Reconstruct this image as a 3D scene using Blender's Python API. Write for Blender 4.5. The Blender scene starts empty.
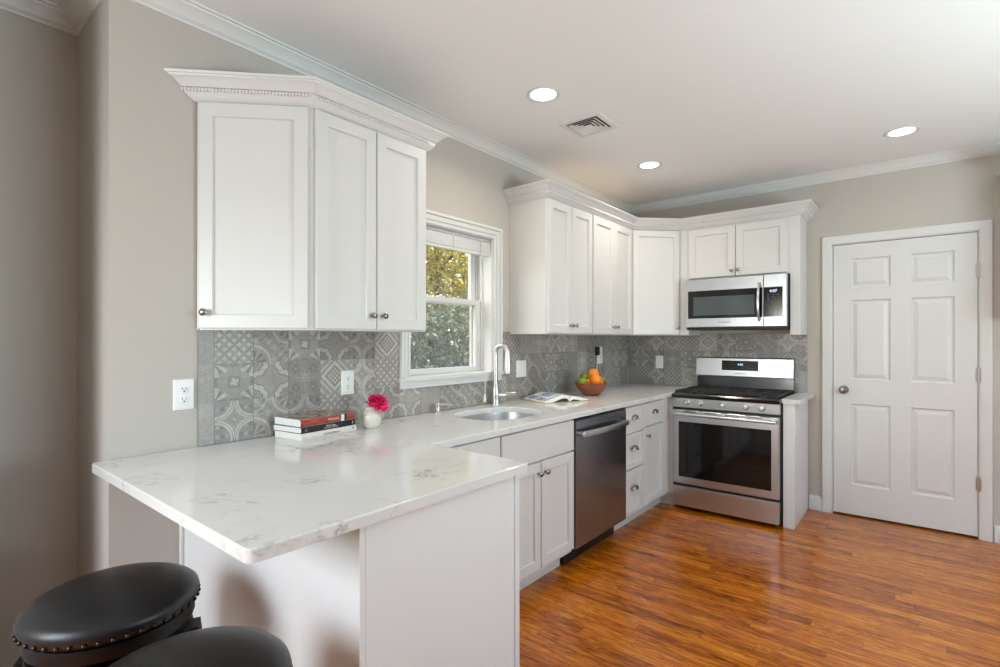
import bpy, bmesh, math, random
import numpy as np
from mathutils import Vector, Matrix
from mathutils.geometry import tessellate_polygon
random.seed(7)
S = bpy.context.scene
COL = S.collection
PI = math.pi

# ------------------------------------------------------------------ camera
cd = bpy.data.cameras.new('camera'); cam = bpy.data.objects.new('camera', cd); COL.objects.link(cam)
cam.location = (-4.698, -2.2, 1.335)
cam.rotation_euler = (PI/2, 0, math.radians(39.189 - 90))
cd.sensor_width = 36; cd.lens = 513.465*36/1000; cd.shift_y = 6.32/1000
cd.clip_start = .05; cd.clip_end = 200
S.camera = cam
# ------------------------------------------------------------------ world, sun, daylight
w = bpy.data.worlds.new('world'); S.world = w; w.use_nodes = True
nt = w.node_tree; bg = nt.nodes['Background']
sky = nt.nodes.new('ShaderNodeTexSky'); sky.sky_type = 'NISHITA'; sky.sun_disc = False
sky.sun_elevation = math.radians(48); sky.sun_rotation = math.radians(-60); sky.air_density = 1.0; sky.dust_density = 2.5
nt.links.new(sky.outputs[0], bg.inputs[0]); bg.inputs[1].default_value = .55

def light(name, kind, loc, energy, color, target=None, **kw):
    l = bpy.data.lights.new(name, kind); l.energy = energy; l.color = color
    for k, v in kw.items(): setattr(l, k, v)
    o = bpy.data.objects.new(name, l); COL.objects.link(o); o.location = loc
    if target is not None:
        o.rotation_euler = (Vector(target)-Vector(loc)).to_track_quat('-Z', 'Y').to_euler()
    return o
light('sun', 'SUN', (0, 5, 8), 17.0, (1, .96, .9), (-0.5, 5.32, 6.9), angle=math.radians(.6))
# daylight that falls in through the two windows behind the camera
light('daylight', 'AREA', (-5.93, -.66, 1.45), 31, (.88, .965, 1), (-3.9, -.6, .6), shape='RECTANGLE', size=.75, size_y=.8)
light('daylight', 'AREA', (-2.7, -5.0, 1.5), 3, (.93, .97, 1), (-2.7, 0, 1.4), shape='RECTANGLE', size=3.0, size_y=1.9)
# two unseen lamps added behind the camera to brighten the ceiling
light('ceiling_fill', 'AREA', (-3.3, -4.0, 1.2), 39, (.69, .93, 1), (-3.2, -3.4, 2.62), shape='DISK', size=.9)
light('ceiling_fill', 'AREA', (-2.3, -4.1, 1.2), 56, (.79, .965, 1), (-2.3, -3.5, 2.62), shape='DISK', size=.9)
# warm strip lamp lying on top of the wall cabinets in the corner
light('cabinet_strip_lamp', 'AREA', (-.95, -.16, 2.36), .42, (1, .62, .3), (-.95, -.16, 3), shape='RECTANGLE', size=1.2, size_y=.03)
S.view_settings.view_transform = 'Standard'; S.view_settings.look = 'None'
S.view_settings.gamma = 1; S.view_settings.use_curve_mapping = False
S.view_settings.exposure = 0.0
CAN_POWER = 4.0; CAN_COLOR = (1, .9, .76)

# ------------------------------------------------------------------ material tools
def srgb(r, g, b):
    f = lambda c: c/12.92 if c <= .04045 else ((c+.055)/1.055)**2.4
    return (f(r/255), f(g/255), f(b/255), 1)
def new_mat(name):
    m = bpy.data.materials.new(name); m.use_nodes = True
    return m, m.node_tree, m.node_tree.nodes['Principled BSDF']
def noise(nt, scale, detail=3, rough=.5, stretch=None, vec=None, distort=0):
    n = nt.nodes.new('ShaderNodeTexNoise'); n.inputs['Scale'].default_value = scale
    n.inputs['Detail'].default_value = detail; n.inputs['Roughness'].default_value = rough
    n.inputs['Distortion'].default_value = distort
    if vec is None:
        tc = nt.nodes.new('ShaderNodeTexCoord'); vec = tc.outputs['Object']
    if stretch:
        mp = nt.nodes.new('ShaderNodeMapping'); mp.inputs['Scale'].default_value = stretch
        nt.links.new(vec, mp.inputs['Vector']); vec = mp.outputs[0]
    nt.links.new(vec, n.inputs['Vector'])
    return n
def ramp(nt, fac, stops):
    r = nt.nodes.new('ShaderNodeValToRGB'); e = r.color_ramp.elements
    while len(e) < len(stops): e.new(.5)
    for k, (p, c) in enumerate(stops): e[k].position = p; e[k].color = c if len(c) == 4 else (*c, 1)
    nt.links.new(fac, r.inputs[0]); return r
def bump(nt, b, h, strength, dist=.002):
    n = nt.nodes.new('ShaderNodeBump'); n.inputs['Strength'].default_value = strength; n.inputs['Distance'].default_value = dist
    nt.links.new(h, n.inputs['Height']); nt.links.new(n.outputs[0], b.inputs['Normal'])
def mat(name, col, rough=.5, metal=0, var=.04, nscale=6, bstr=0, bscale=200, stretch=None, coat=0, spec=.5, trans=0, sss=0):
    """procedural principled: base colour with a little noise variation and optional bump"""
    m, nt, b = new_mat(name)
    n = noise(nt, nscale, 4)
    c0 = tuple(max(0, c*(1-var)) for c in col[:3]); c1 = tuple(min(1, c*(1+var)) for c in col[:3])
    r = ramp(nt, n.outputs['Fac'], [(.3, c0), (.7, c1)])
    nt.links.new(r.outputs[0], b.inputs['Base Color'])
    b.inputs['Roughness'].default_value = rough; b.inputs['Metallic'].default_value = metal
    b.inputs['Specular IOR Level'].default_value = spec
    if coat: b.inputs['Coat Weight'].default_value = coat; b.inputs['Coat Roughness'].default_value = .08
    if bstr:
        bn = noise(nt, bscale, 3, .5, stretch); bump(nt, b, bn.outputs['Fac'], bstr)
    return m
class V:
    """tiny expression builder for math nodes"""
    nt = None
    def __init__(s, k): s.k = k
    @staticmethod
    def op(o, *a):
        n = V.nt.nodes.new('ShaderNodeMath'); n.operation = o
        for i, x in enumerate(a):
            if isinstance(x, V): V.nt.links.new(x.k, n.inputs[i])
            else: n.inputs[i].default_value = float(x)
        return V(n.outputs[0])
    def __add__(s, o): return V.op('ADD', s, o)
    __radd__ = __add__
    def __sub__(s, o): return V.op('SUBTRACT', s, o)
    def __rsub__(s, o): return V.op('SUBTRACT', o, s)
    def __mul__(s, o): return V.op('MULTIPLY', s, o)
    __rmul__ = __mul__
    def __truediv__(s, o): return V.op('DIVIDE', s, o)
    def lt(s, o): return V.op('LESS_THAN', s, o)
    def gt(s, o): return V.op('GREATER_THAN', s, o)
def vabs(a): return V.op('ABSOLUTE', a)
def vmin(a, b): return V.op('MINIMUM', a, b)
def vmax(a, b): return V.op('MAXIMUM', a, b)
def vsin(a): return V.op('SINE', a)
def pp(a, s): return V.op('PINGPONG', a, s)
def hyp(a, b): return V.op('SQRT', a*a+b*b)
def band(x, c, hw): return vabs(x-c).lt(hw)
def over(base, val, mask): return base*(1-mask)+val*mask

# ------------------------------------------------------------------ materials
M = {}
M['wall'] = mat('greige wall paint', srgb(193, 187, 179), .7, var=.012, nscale=1.2, bstr=.06, bscale=260)
M['ceiling'] = mat('white ceiling paint', srgb(236, 236, 236), .8, var=.01, nscale=1.2, bstr=.05, bscale=240)
M['trim'] = mat('white trim paint', srgb(221, 221, 219), .38, var=.01, nscale=3)
M['cabinet'] = mat('white cabinet paint', srgb(220, 219, 217), .36, var=.012, nscale=2.5, bstr=.03, bscale=160)
M['panel'] = mat('white glossy panel paint', srgb(228, 229, 229), .3, var=.012, nscale=2.5)
M['plate'] = mat('white plastic plate', srgb(238, 238, 236), .35, var=.008)
M['dark'] = mat('black plastic', srgb(22, 22, 23), .4, var=.15)
M['slot'] = mat('dark slot', srgb(60, 58, 56), .6, var=.1)
M['enamel'] = mat('black enamel', srgb(20, 21, 23), .22, var=.15, coat=.3)
M['iron'] = mat('black cast iron', srgb(26, 26, 27), .55, var=.2, bstr=.2, bscale=400)
M['leather'] = mat('black leather', srgb(19, 19, 21), .38, var=.25, nscale=9, bstr=.14, bscale=120, spec=.45)
M['blackwood'] = mat('black painted wood', srgb(9, 9, 10), .42, var=.2, nscale=12, spec=.3)
M['nail'] = mat('dark metal nail', srgb(58, 57, 56), .28, 1, var=.1)
M['knob'] = mat('satin nickel', srgb(150, 147, 143), .26, 1, var=.06, nscale=30)
M['chrome'] = mat('brushed nickel', srgb(205, 203, 200), .28, 1, var=.03, nscale=30)
M['ceramic'] = mat('cream glazed ceramic', srgb(226, 220, 208), .2, var=.03, nscale=14, coat=.3)
M['petal'] = mat('pink rose petal', srgb(232, 24, 100), .55, var=.2, nscale=24)
M['green'] = mat('green leaf', srgb(58, 92, 40), .5, var=.3, nscale=20)
M['paper'] = mat('white paper', srgb(236, 234, 228), .7, var=.03, nscale=60)
M['whitecover'] = mat('white book cover', srgb(226, 222, 216), .4, var=.02)
M['blackcover'] = mat('black book cover', srgb(26, 27, 32), .35, var=.1)
M['bluecover'] = mat('blue cover edge', srgb(92, 160, 196), .4, var=.1)
M['letterwhite'] = mat('white lettering', srgb(226, 222, 214), .5)
M['lettergrey'] = mat('grey lettering', srgb(96, 92, 90), .5)
M['orange'] = mat('orange peel', srgb(248, 140, 18), .42, var=.08, nscale=20, bstr=.35, bscale=260)
M['lime'] = mat('lime peel', srgb(134, 146, 46), .42, var=.22, nscale=22, bstr=.2, bscale=240)
M['olive'] = mat('dark green book lining', srgb(36, 58, 46), .6, var=.1)
M['mustard'] = mat('mustard book cover', srgb(178, 154, 60), .5, var=.08)
M['printblue'] = mat('blue print', srgb(150, 164, 192), .6, var=.3, nscale=60)
M['blind'] = mat('white blind slat', srgb(226, 226, 226), .5, var=.02)
M['headrail'] = mat('shade grey blind headrail', srgb(176, 178, 180), .5, var=.03)  # grey imitates the shade in the recess above the slats
M['bark'] = mat('brown bark', srgb(84, 66, 50), .9, var=.3, nscale=14, bstr=.6, bscale=30)
M['grass'] = mat('green lawn', srgb(96, 110, 58), .9, var=.3, nscale=3, bstr=.4, bscale=40)
M['ventgap'] = mat('dark duct', srgb(40, 40, 42), .7, var=.1)

def steel(name, base, rough, stretch, bs=.25):
    m, nt, b = new_mat(name)
    n = noise(nt, 40, 3, .6, stretch)
    r = ramp(nt, n.outputs['Fac'], [(.3, tuple(c*.93 for c in base[:3])), (.7, tuple(min(1, c*1.05) for c in base[:3]))])
    nt.links.new(r.outputs[0], b.inputs['Base Color'])
    b.inputs['Metallic'].default_value = 1; b.inputs['Roughness'].default_value = rough
    bump(nt, b, n.outputs['Fac'], bs, .0006); return m
M['steel'] = steel('brushed stainless steel', srgb(202, 205, 208), .28, (.4, .4, 18))
M['steelsink'] = steel('brushed sink steel', srgb(200, 200, 200), .4, (1, 1, 14))
M['steeldark'] = steel('dark stainless steel', srgb(152, 160, 170), .27, (18, .4, .4), .2)

def glossy_black(name, col, rough):
    m, nt, b = new_mat(name)
    n = noise(nt, 3, 2); r = ramp(nt, n.outputs['Fac'], [(.3, tuple(c*.9 for c in col[:3])), (.7, col[:3])])
    nt.links.new(r.outputs[0], b.inputs['Base Color']); b.inputs['Roughness'].default_value = rough
    b.inputs['Specular IOR Level'].default_value = .5; return m
M['ovenglass'] = glossy_black('black oven glass', srgb(18, 18, 19), .06)
M['microglass'] = glossy_black('reflection grey microwave glass', srgb(84, 92, 97), .12)  # base colour greyed to imitate the reflection on the black window
M['display'] = glossy_black('black display glass', srgb(16, 17, 19), .1)
def emit(name, col, strength):
    m, nt, b = new_mat(name); n = noise(nt, 2, 1)
    r = ramp(nt, n.outputs['Fac'], [(.2, tuple(c*.97 for c in col[:3])), (.8, col[:3])])
    nt.links.new(r.outputs[0], b.inputs['Emission Color']); b.inputs['Emission Strength'].default_value = strength
    b.inputs['Base Color'].default_value = (.8, .8, .8, 1); return m
M['lamp'] = emit('lit lamp lens', (1, .96, .9), 6)
M['digits'] = emit('blue lit digits', (.25, .62, 1), 1.6)

def floor_mat():
    m, nt, b = new_mat('glossy oak strip floor'); V.nt = nt
    tc = nt.nodes.new('ShaderNodeTexCoord'); sp = nt.nodes.new('ShaderNodeSeparateXYZ'); nt.links.new(tc.outputs['Object'], sp.inputs[0])
    X, Y = V(sp.outputs[0]), V(sp.outputs[1])
    W, L = .062, .95
    u = X/W; i = V.op('FLOOR', u); fu = u-i
    wn = nt.nodes.new('ShaderNodeTexWhiteNoise'); wn.noise_dimensions = '1D'; nt.links.new(i.k, wn.inputs['W'])
    v = Y/L+V(wn.outputs['Value'])*7.3; j = V.op('FLOOR', v); fv = v-j
    cb = nt.nodes.new('ShaderNodeCombineXYZ'); nt.links.new(i.k, cb.inputs[0]); nt.links.new(j.k, cb.inputs[1])
    wn2 = nt.nodes.new('ShaderNodeTexWhiteNoise'); wn2.noise_dimensions = '2D'; nt.links.new(cb.outputs[0], wn2.inputs['Vector'])
    rnd = V(wn2.outputs['Value'])
    # grain: noise stretched along the plank, shifted for each plank
    cg = nt.nodes.new('ShaderNodeCombineXYZ'); gx = X*1.0; gy = Y*.09+rnd*31; gz = rnd*17
    for k, s in enumerate((gx, gy, gz)): nt.links.new(s.k, cg.inputs[k])
    g1 = noise(nt, 60, 5, .62, vec=cg.outputs[0], distort=.8)
    g2 = noise(nt, 190, 3, .6, vec=cg.outputs[0])
    cw = nt.nodes.new('ShaderNodeCombineXYZ'); wx = X*1.0; wy = Y*.22+rnd*23
    for k, s in enumerate((wx, wy, gz)): nt.links.new(s.k, cw.inputs[k])
    wv = noise(nt, 13, 2, .5, vec=cw.outputs[0], distort=1.2)
    rings = pp(V(wv.outputs['Fac'])*14, 1)
    t = (V(g1.outputs['Fac'])-.5)*1.15+(V(g2.outputs['Fac'])-.5)*.5+(rings-.5)*.16+(rnd-.5)*.26+.52
    r = ramp(nt, t.k, [(.14, srgb(84, 38, 4)), (.40, srgb(154, 78, 6)), (.60, srgb(194, 108, 16)), (.88, srgb(222, 146, 46))])
    gap = vmin(fu, 1-fu).lt(.018)
    gap = vmax(gap, (vmin(fv, 1-fv)*L).lt(.0012))
    mx = nt.nodes.new('ShaderNodeMix'); mx.data_type = 'RGBA'; nt.links.new((gap*.55).k, mx.inputs['Factor'])
    nt.links.new(r.outputs[0], mx.inputs['A']); mx.inputs['B'].default_value = srgb(58, 26, 12)
    nt.links.new(mx.outputs['Result'], b.inputs['Base Color'])
    b.inputs['Roughness'].default_value = .24; b.inputs['Specular IOR Level'].default_value = .4; b.inputs['Coat Weight'].default_value = .2; b.inputs['Coat Roughness'].default_value = .1
    hgt = V(g2.outputs['Fac'])*.3-gap
    bump(nt, b, hgt.k, .18, .001)
    return m
M['floor'] = floor_mat()

def quartz():
    m, nt, b = new_mat('white veined quartz'); V.nt = nt
    n1 = noise(nt, 3.2, 6, .62, distort=1.1); n2 = noise(nt, 2.1, 3, .5, stretch=(1, 1.4, 1)); n3 = noise(nt, 26, 4, .6)
    vein = vmax(0, 1-vabs(V(n1.outputs['Fac'])-.5)*34)
    patch = vmax(0, vmin(1, (V(n2.outputs['Fac'])-.50)*9))
    fine = vmax(0, vmin(1, (V(n3.outputs['Fac'])-.42)*5))
    f = vmin(1, vein*patch*fine*.85+patch*.05)
    r = ramp(nt, f.k, [(0, srgb(224, 223, 221)), (1, srgb(150, 148, 148))])
    nt.links.new(r.outputs[0], b.inputs['Base Color']); b.inputs['Roughness'].default_value = .12
    return m
M['quartz'] = quartz()

def tile_mat():
    """patchwork of printed cement tiles: the face attribute picks the motif, the uv runs -1..1 over each tile"""
    m, nt, b = new_mat('grey patterned tile'); V.nt = nt
    at = nt.nodes.new('ShaderNodeAttribute'); at.attribute_name = 'motif'; mo = V(at.outputs['Fac'])
    tn = nt.nodes.new('ShaderNodeAttribute'); tn.attribute_name = 'tone'; tone = V(tn.outputs['Fac'])
    uv = nt.nodes.new('ShaderNodeUVMap'); sp = nt.nodes.new('ShaderNodeSeparateXYZ'); nt.links.new(uv.outputs[0], sp.inputs[0])
    x, y = V(sp.outputs[0])*2-1, V(sp.outputs[1])*2-1
    ax, ay = vabs(x), vabs(y)
    cx, cy = 1-ax, 1-ay
    r0 = hyp(x, y); rc = hyp(cx, cy); thc = V.op('ARCTAN2', cy, cx); th0 = V.op('ARCTAN2', y, x)
    LT, DK, MD = .86, .16, .5
    # 0 diagonal lattice of petals
    p, q = pp(x+y, .5), pp(x-y, .5)
    petal = vmin(p, q)
    v0 = over(MD, LT, petal.gt(.13)*(vmax(p, q).lt(.37)))
    v0 = over(v0, LT*.9, vmax(p, q).lt(.11)); v0 = over(v0, DK, vmin(p, q).lt(.035))
    # 1 quarter rings in two opposite corners, curls in the others
    sgn = (x*y).gt(0)
    v1 = over(MD, DK*1.6, vsin(x*9)*vsin(y*9)*(1-sgn)); v1 = over(v1, LT*.8, band(pp(rc*1.0, .28), .14, .035)*(1-sgn))
    spk = vsin(thc*10).gt(.1)
    v1 = over(v1, MD*1.15, sgn*rc.lt(.95)); v1 = over(v1, DK, sgn*spk*band(rc, .42, .26)); v1 = over(v1, LT, sgn*band(rc, .92, .07))
    # 2 flower cross around a small square
    mx_ = vmax(ax, ay); mn_ = vmin(ax, ay)
    v2 = over(MD*.95, DK, rc.lt(.62)*vsin(thc*8).gt(.35)); v2 = over(v2, LT*.9, rc.lt(.74)*vsin(thc*8).lt(-.1)*rc.gt(.2))
    v2 = over(v2, DK*1.2, band(mx_, .92, .08)*mn_.lt(.25))
    v2 = over(v2, DK, band(mx_, .26, .05)); v2 = over(v2, LT, r0.lt(.17+.06*vsin(th0*4)))
    # 3 scalloped corners around a plain quatrefoil
    sc = rc-.09*vabs(vsin(thc*5))
    v3 = over(MD*1.12, LT, band(sc, .62, .13)); v3 = over(v3, DK, band(sc, .78, .03)); v3 = over(v3, DK*1.6, band(sc, .42, .05))
    v3 = over(v3, MD*.8, sc.lt(.3))
    # 4 four pointed star in a ring
    st = V.op('SQRT', ax)+V.op('SQRT', ay)
    v4 = over(MD*.75, LT*.75, vsin(x*13)*vsin(y*13).gt(.3)*st.gt(1.2)); v4 = over(v4, LT, band(rc, .86, .055))
    v4 = over(v4, MD*1.05, st.lt(1.02)); v4 = over(v4, LT, band(st, 1.08, .07)); v4 = over(v4, DK*1.5, band(st, .62, .05)); v4 = over(v4, LT*.95, st.lt(.4))
    # 5 diamond with a lattice inside and bands outside
    dm = ax+ay
    grid = vmax(pp(x+y, .145).gt(.1), pp(x-y, .145).gt(.1))
    v5 = over(MD*.8, over(DK, LT*.9, grid), dm.lt(.58)); v5 = over(v5, DK, band(dm, .61, .03)); v5 = over(v5, LT, band(dm, .84, .12))
    v5 = over(v5, DK*1.3, band(dm, 1.02, .035)); v5 = over(v5, LT*.85, band(dm, 1.24, .11)); v5 = over(v5, MD, dm.gt(1.5)); v5 = over(v5, LT*.9, rc.lt(.24))
    # 6 small flowers on a cross
    r5 = hyp(ax-.55, ay-.55); t5 = V.op('ARCTAN2', ay-.55, ax-.55)
    v6 = over(MD*1.15, DK*1.2, r5.lt(.2+.13*vsin(t5*8))); v6 = over(v6, LT*.8, r5.lt(.09))
    v6 = over(v6, LT, r0.lt(.2+.16*vsin(th0*8+PI/2))); v6 = over(v6, DK*1.6, r0.lt(.08)); v6 = over(v6, LT*.9, vmin(ax, ay).lt(.03)*mx_.lt(.6))
    v6 = over(v6, DK*1.6, band(rc, .2, .04))
    vals = [v0, v1, v2, v3, v4, v5, v6]
    acc = V.op('COMPARE', mo, 7, .5)*MD*1.02
    for k, vv in enumerate(vals): acc = acc+V.op('COMPARE', mo, k, .5)*vv
    n1 = noise(nt, 9, 5, .65); n2 = noise(nt, 60, 4, .6)
    wear = V(n1.outputs['Fac'])*.5+V(n2.outputs['Fac'])*.35
    n3 = noise(nt, 150, 3, .6, distort=1.5); fl = V(n3.outputs['Fac'])
    val = .5+(acc-.5)*(.36+wear*.62)+(wear-.43)*.55+(fl-.5)*.55+(tone-.5)*.25
    r = ramp(nt, val.k, [(.05, srgb(98, 94, 91)), (.5, srgb(148, 143, 138)), (.95, srgb(206, 201, 194))])
    nt.links.new(r.outputs[0], b.inputs['Base Color']); b.inputs['Roughness'].default_value = .36
    bump(nt, b, n2.outputs['Fac'], .06, .001)
    return m
M['tile'] = tile_mat()
M['grout'] = mat('grey grout', srgb(150, 146, 142), .8, var=.05, nscale=40)

def wood_bowl():
    m, nt, b = new_mat('reddish turned wood'); n = noise(nt, 26, 5, .6, (1, 1, 5), distort=.6)
    r = ramp(nt, n.outputs['Fac'], [(.3, srgb(104, 52, 34)), (.55, srgb(146, 80, 54)), (.8, srgb(168, 100, 70))])
    nt.links.new(r.outputs[0], b.inputs['Base Color']); b.inputs['Roughness'].default_value = .4; return m
M['bowl'] = wood_bowl()
def spine_red():
    m, nt, b = new_mat('red printed book cover'); n = noise(nt, 22, 4, .6, (1, 2, 6))
    r = ramp(nt, n.outputs['Fac'], [(.3, srgb(112, 34, 28)), (.5, srgb(168, 62, 40)), (.62, srgb(188, 84, 52)), (.75, srgb(142, 44, 36))])
    nt.links.new(r.outputs[0], b.inputs['Base Color']); b.inputs['Roughness'].default_value = .3; return m
M['redcover'] = spine_red()
def cover_photo():
    m, nt, b = new_mat('printed photo cover'); n = noise(nt, 30, 5, .6)
    r = ramp(nt, n.outputs['Fac'], [(.3, srgb(92, 56, 50)), (.5, srgb(150, 120, 108)), (.62, srgb(196, 186, 176)), (.7, srgb(120, 70, 58))])
    nt.links.new(r.outputs[0], b.inputs['Base Color']); b.inputs['Roughness'].default_value = .25; return m
M['coverphoto'] = cover_photo()
def leaf_mat(name, a, c, d):
    m, nt, b = new_mat(name); n = noise(nt, 7, 5, .8)
    r = ramp(nt, n.outputs['Fac'], [(.36, a), (.5, c), (.64, d)])
    nt.links.new(r.outputs[0], b.inputs['Base Color']); b.inputs['Roughness'].default_value = .38
    tr = nt.nodes.new('ShaderNodeBsdfTranslucent'); nt.links.new(r.outputs[0], tr.inputs[0])
    mx = nt.nodes.new('ShaderNodeMixShader'); mx.inputs[0].default_value = .35
    out = nt.nodes['Material Output']; nt.links.new(b.outputs[0], mx.inputs[1]); nt.links.new(tr.outputs[0], mx.inputs[2]); nt.links.new(mx.outputs[0], out.inputs[0])
    return m
M['leafyellow'] = leaf_mat('yellow green leaves', srgb(78, 84, 26), srgb(176, 160, 64), srgb(226, 206, 120))
M['leafgreen'] = leaf_mat('dark green leaves', srgb(40, 50, 38), srgb(86, 96, 72), srgb(160, 164, 128))
def see_through(name, col, fac, gloss=None):
    m, nt, b = new_mat(name); n = noise(nt, 30, 2)
    r = ramp(nt, n.outputs['Fac'], [(.2, tuple(c*.96 for c in col[:3])), (.8, col[:3])]); nt.links.new(r.outputs[0], b.inputs['Base Color'])
    b.inputs['Roughness'].default_value = .05 if gloss else .6
    t = nt.nodes.new('ShaderNodeBsdfTransparent'); mx = nt.nodes.new('ShaderNodeMixShader'); mx.inputs[0].default_value = fac
    nt.links.new(t.outputs[0], mx.inputs[1]); nt.links.new(b.outputs[0], mx.inputs[2]); nt.links.new(mx.outputs[0], nt.nodes['Material Output'].inputs[0])
    return m
M['glass'] = see_through('clear window glass', (.9, .95, .95), .05, True)
M['screen'] = see_through('grey insect screen', srgb(120, 126, 128), .15)

# ------------------------------------------------------------------ mesh tools
def wpos(o):
    p = Vector((0, 0, 0))
    while o is not None: p += o.location; o = o.parent
    return p
I4 = Matrix.Identity(4)
def frame(x, y, z, deg=0): return Matrix.Translation((x, y, z)) @ Matrix.Rotation(math.radians(deg), 4, 'Z')
class MB:
    def __init__(s, T=None): s.bm = bmesh.new(); s.T = T or I4
    def add(s, vs, fs, mi=0):
        bv = [s.bm.verts.new(s.T @ Vector(v)) for v in vs]; out = []
        for f in fs:
            try: g = s.bm.faces.new([bv[i] for i in f]); g.material_index = mi; out.append(g)
            except ValueError: pass
        return out
    def box(s, x0, x1, y0, y1, z0, z1, bev=0, mi=0, seg=1):
        x0, x1 = sorted((x0, x1)); y0, y1 = sorted((y0, y1)); z0, z1 = sorted((z0, z1))
        t = bmesh.new(); bmesh.ops.create_cube(t, size=1)
        for v in t.verts: v.co = Vector(((x0+x1)/2+v.co.x*(x1-x0), (y0+y1)/2+v.co.y*(y1-y0), (z0+z1)/2+v.co.z*(z1-z0)))
        if bev: bmesh.ops.bevel(t, geom=list(t.edges), offset=min(bev, (x1-x0)*.45, (y1-y0)*.45, (z1-z0)*.45), segments=seg, affect='EDGES', clamp_overlap=True)
        t.verts.index_update()
        s.add([v.co for v in t.verts], [[v.index for v in f.verts] for f in t.faces], mi); t.free(); return s
    def rings(s, rr, mi=0, close=True, cap0=True, cap1=True, wrap=False):
        """skin a list of vertex rings"""
        n = len(rr[0]); vs = [v for r in rr for v in r]; fs = []
        R = len(rr)
        for a in range(R if wrap else R-1):
            b_ = (a+1) % R
            for k in range(n if close else n-1):
                k2 = (k+1) % n; fs.append((a*n+k, a*n+k2, b_*n+k2, b_*n+k))
        if not wrap:
            if cap0: fs.append(tuple(range(n))[::-1])
            if cap1: fs.append(tuple((R-1)*n+k for k in range(n)))
        s.add(vs, fs, mi); return s
    def lathe(s, prof, c=(0, 0, 0), axis=None, seg=24, mi=0, cap0=True, cap1=True):
        A = axis or I4
        rr = [[Vector(c)+A @ Vector((r*math.cos(2*PI*k/seg), r*math.sin(2*PI*k/seg), z)) for k in range(seg)] for r, z in prof]
        return s.rings(rr, mi, True, cap0, cap1)
    def tube(s, pts, r, seg=12, mi=0, caps=True):
        pts = [Vector(p) for p in pts]; rr = []; prev = None
        rad = r if isinstance(r, (list, tuple)) else [r]*len(pts)
        for i, p in enumerate(pts):
            d = (pts[min(i+1, len(pts)-1)]-pts[max(i-1, 0)]).normalized()
            if prev is None:
                a = d.cross(Vector((0, 0, 1)) if abs(d.z) < .9 else Vector((1, 0, 0))).normalized()
            else: a = (prev-d*prev.dot(d)).normalized()
            prev = a; b = d.cross(a)
            rr.append([p+(a*math.cos(2*PI*k/seg)+b*math.sin(2*PI*k/seg))*rad[i] for k in range(seg)])
        return s.rings(rr, mi, True, caps, caps)
    def sphere(s, c, r, seg=20, rng=12, mi=0, sc=(1, 1, 1), rot=None):
        R = rot or I4
        rr = [[Vector(c)+R @ Vector((r*sc[0]*math.sin(PI*a/rng)*math.cos(2*PI*k/seg), r*sc[1]*math.sin(PI*a/rng)*math.sin(2*PI*k/seg), -r*sc[2]*math.cos(PI*a/rng))) for k in range(seg)] for a in range(1, rng)]
        return s.rings(rr, mi)
    def prism(s, poly, z0, z1, holes=(), mi=0):
        loops = [list(poly)]+[list(h) for h in holes]
        flat = [p for l in loops for p in l]; n = len(flat)
        tri = tessellate_polygon([[Vector((p[0], p[1], 0)) for p in l] for l in loops])
        vs = [(p[0], p[1], z0) for p in flat]+[(p[0], p[1], z1) for p in flat]
        fs = [(t[0]+n, t[1]+n, t[2]+n) for t in tri]+[(t[2], t[1], t[0]) for t in tri]
        o = 0
        for l in loops:
            m_ = len(l)
            for k in range(m_): a, b = o+k, o+(k+1) % m_; fs.append((a, b, b+n, a+n))
            o += m_
        s.add(vs, fs, mi); return s
    def slab(s, poly, z0, z1, holes=(), e=.004):
        def off(l, d):
            out = []; n = len(l)
            for i in range(n):
                a, b, c = Vector(l[i-1]), Vector(l[i]), Vector(l[(i+1) % n])
                d0, d1 = (b-a).normalized(), (c-b).normalized(); n0, n1 = Vector((d0.y, -d0.x)), Vector((d1.y, -d1.x))
                m_ = n0+n1; m_ = m_/max(.3, m_.dot(n0)); out.append((b.x+m_.x*d, b.y+m_.y*d))
            return out
        def area(l): return sum(l[i-1][0]*l[i][1]-l[i][0]*l[i-1][1] for i in range(len(l)))
        loops = [list(poly) if area(poly) > 0 else list(poly)[::-1]]+[list(h) if area(h) < 0 else list(h)[::-1] for h in holes]
        lv = [(z0, 0), (z0+.0008, 0), (z1-e, 0), (z1-e*.6, -e*.08), (z1-e*.25, -e*.32), (z1-e*.06, -e*.68), (z1, -e)]
        for l in loops: s.rings([[(x, y, z) for x, y in off(l, d)] for z, d in lv], cap0=False, cap1=False)
        for z, d in (lv[0], lv[-1]):
            ll = [off(l, d) for l in loops]; flat = [q for l in ll for q in l]
            tri = tessellate_polygon([[Vector((q[0], q[1], 0)) for q in l] for l in ll])
            s.add([(q[0], q[1], z) for q in flat], [tuple(t) for t in tri])
        return s
    def sweep(s, path, prof, fn=None, mi=0, closed=False, cap=True):
        """mitred sweep: path in 2d, prof = (out to the right of travel, height); fn maps (x, y, h) to 3d"""
        P = [Vector(p) for p in path]; n = len(P); rr = []
        fn = fn or (lambda a, b, h: (a, b, h))
        def nrm(a, b): d = (b-a).normalized(); return Vector((d.y, -d.x))
        for i in range(n):
            if closed: n0, n1 = nrm(P[i-1], P[i]), nrm(P[i], P[(i+1) % n])
            else:
                n1 = nrm(P[i], P[i+1]) if i < n-1 else None; n0 = nrm(P[i-1], P[i]) if i else n1
                n1 = n1 or n0
            m_ = (n0+n1); m_ = m_/max(1e-6, m_.dot(n0))
            rr.append([Vector(fn(P[i].x+m_.x*o, P[i].y+m_.y*o, h)) for o, h in prof])
        return s.rings(rr, mi, True, cap, cap, wrap=closed)
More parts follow.
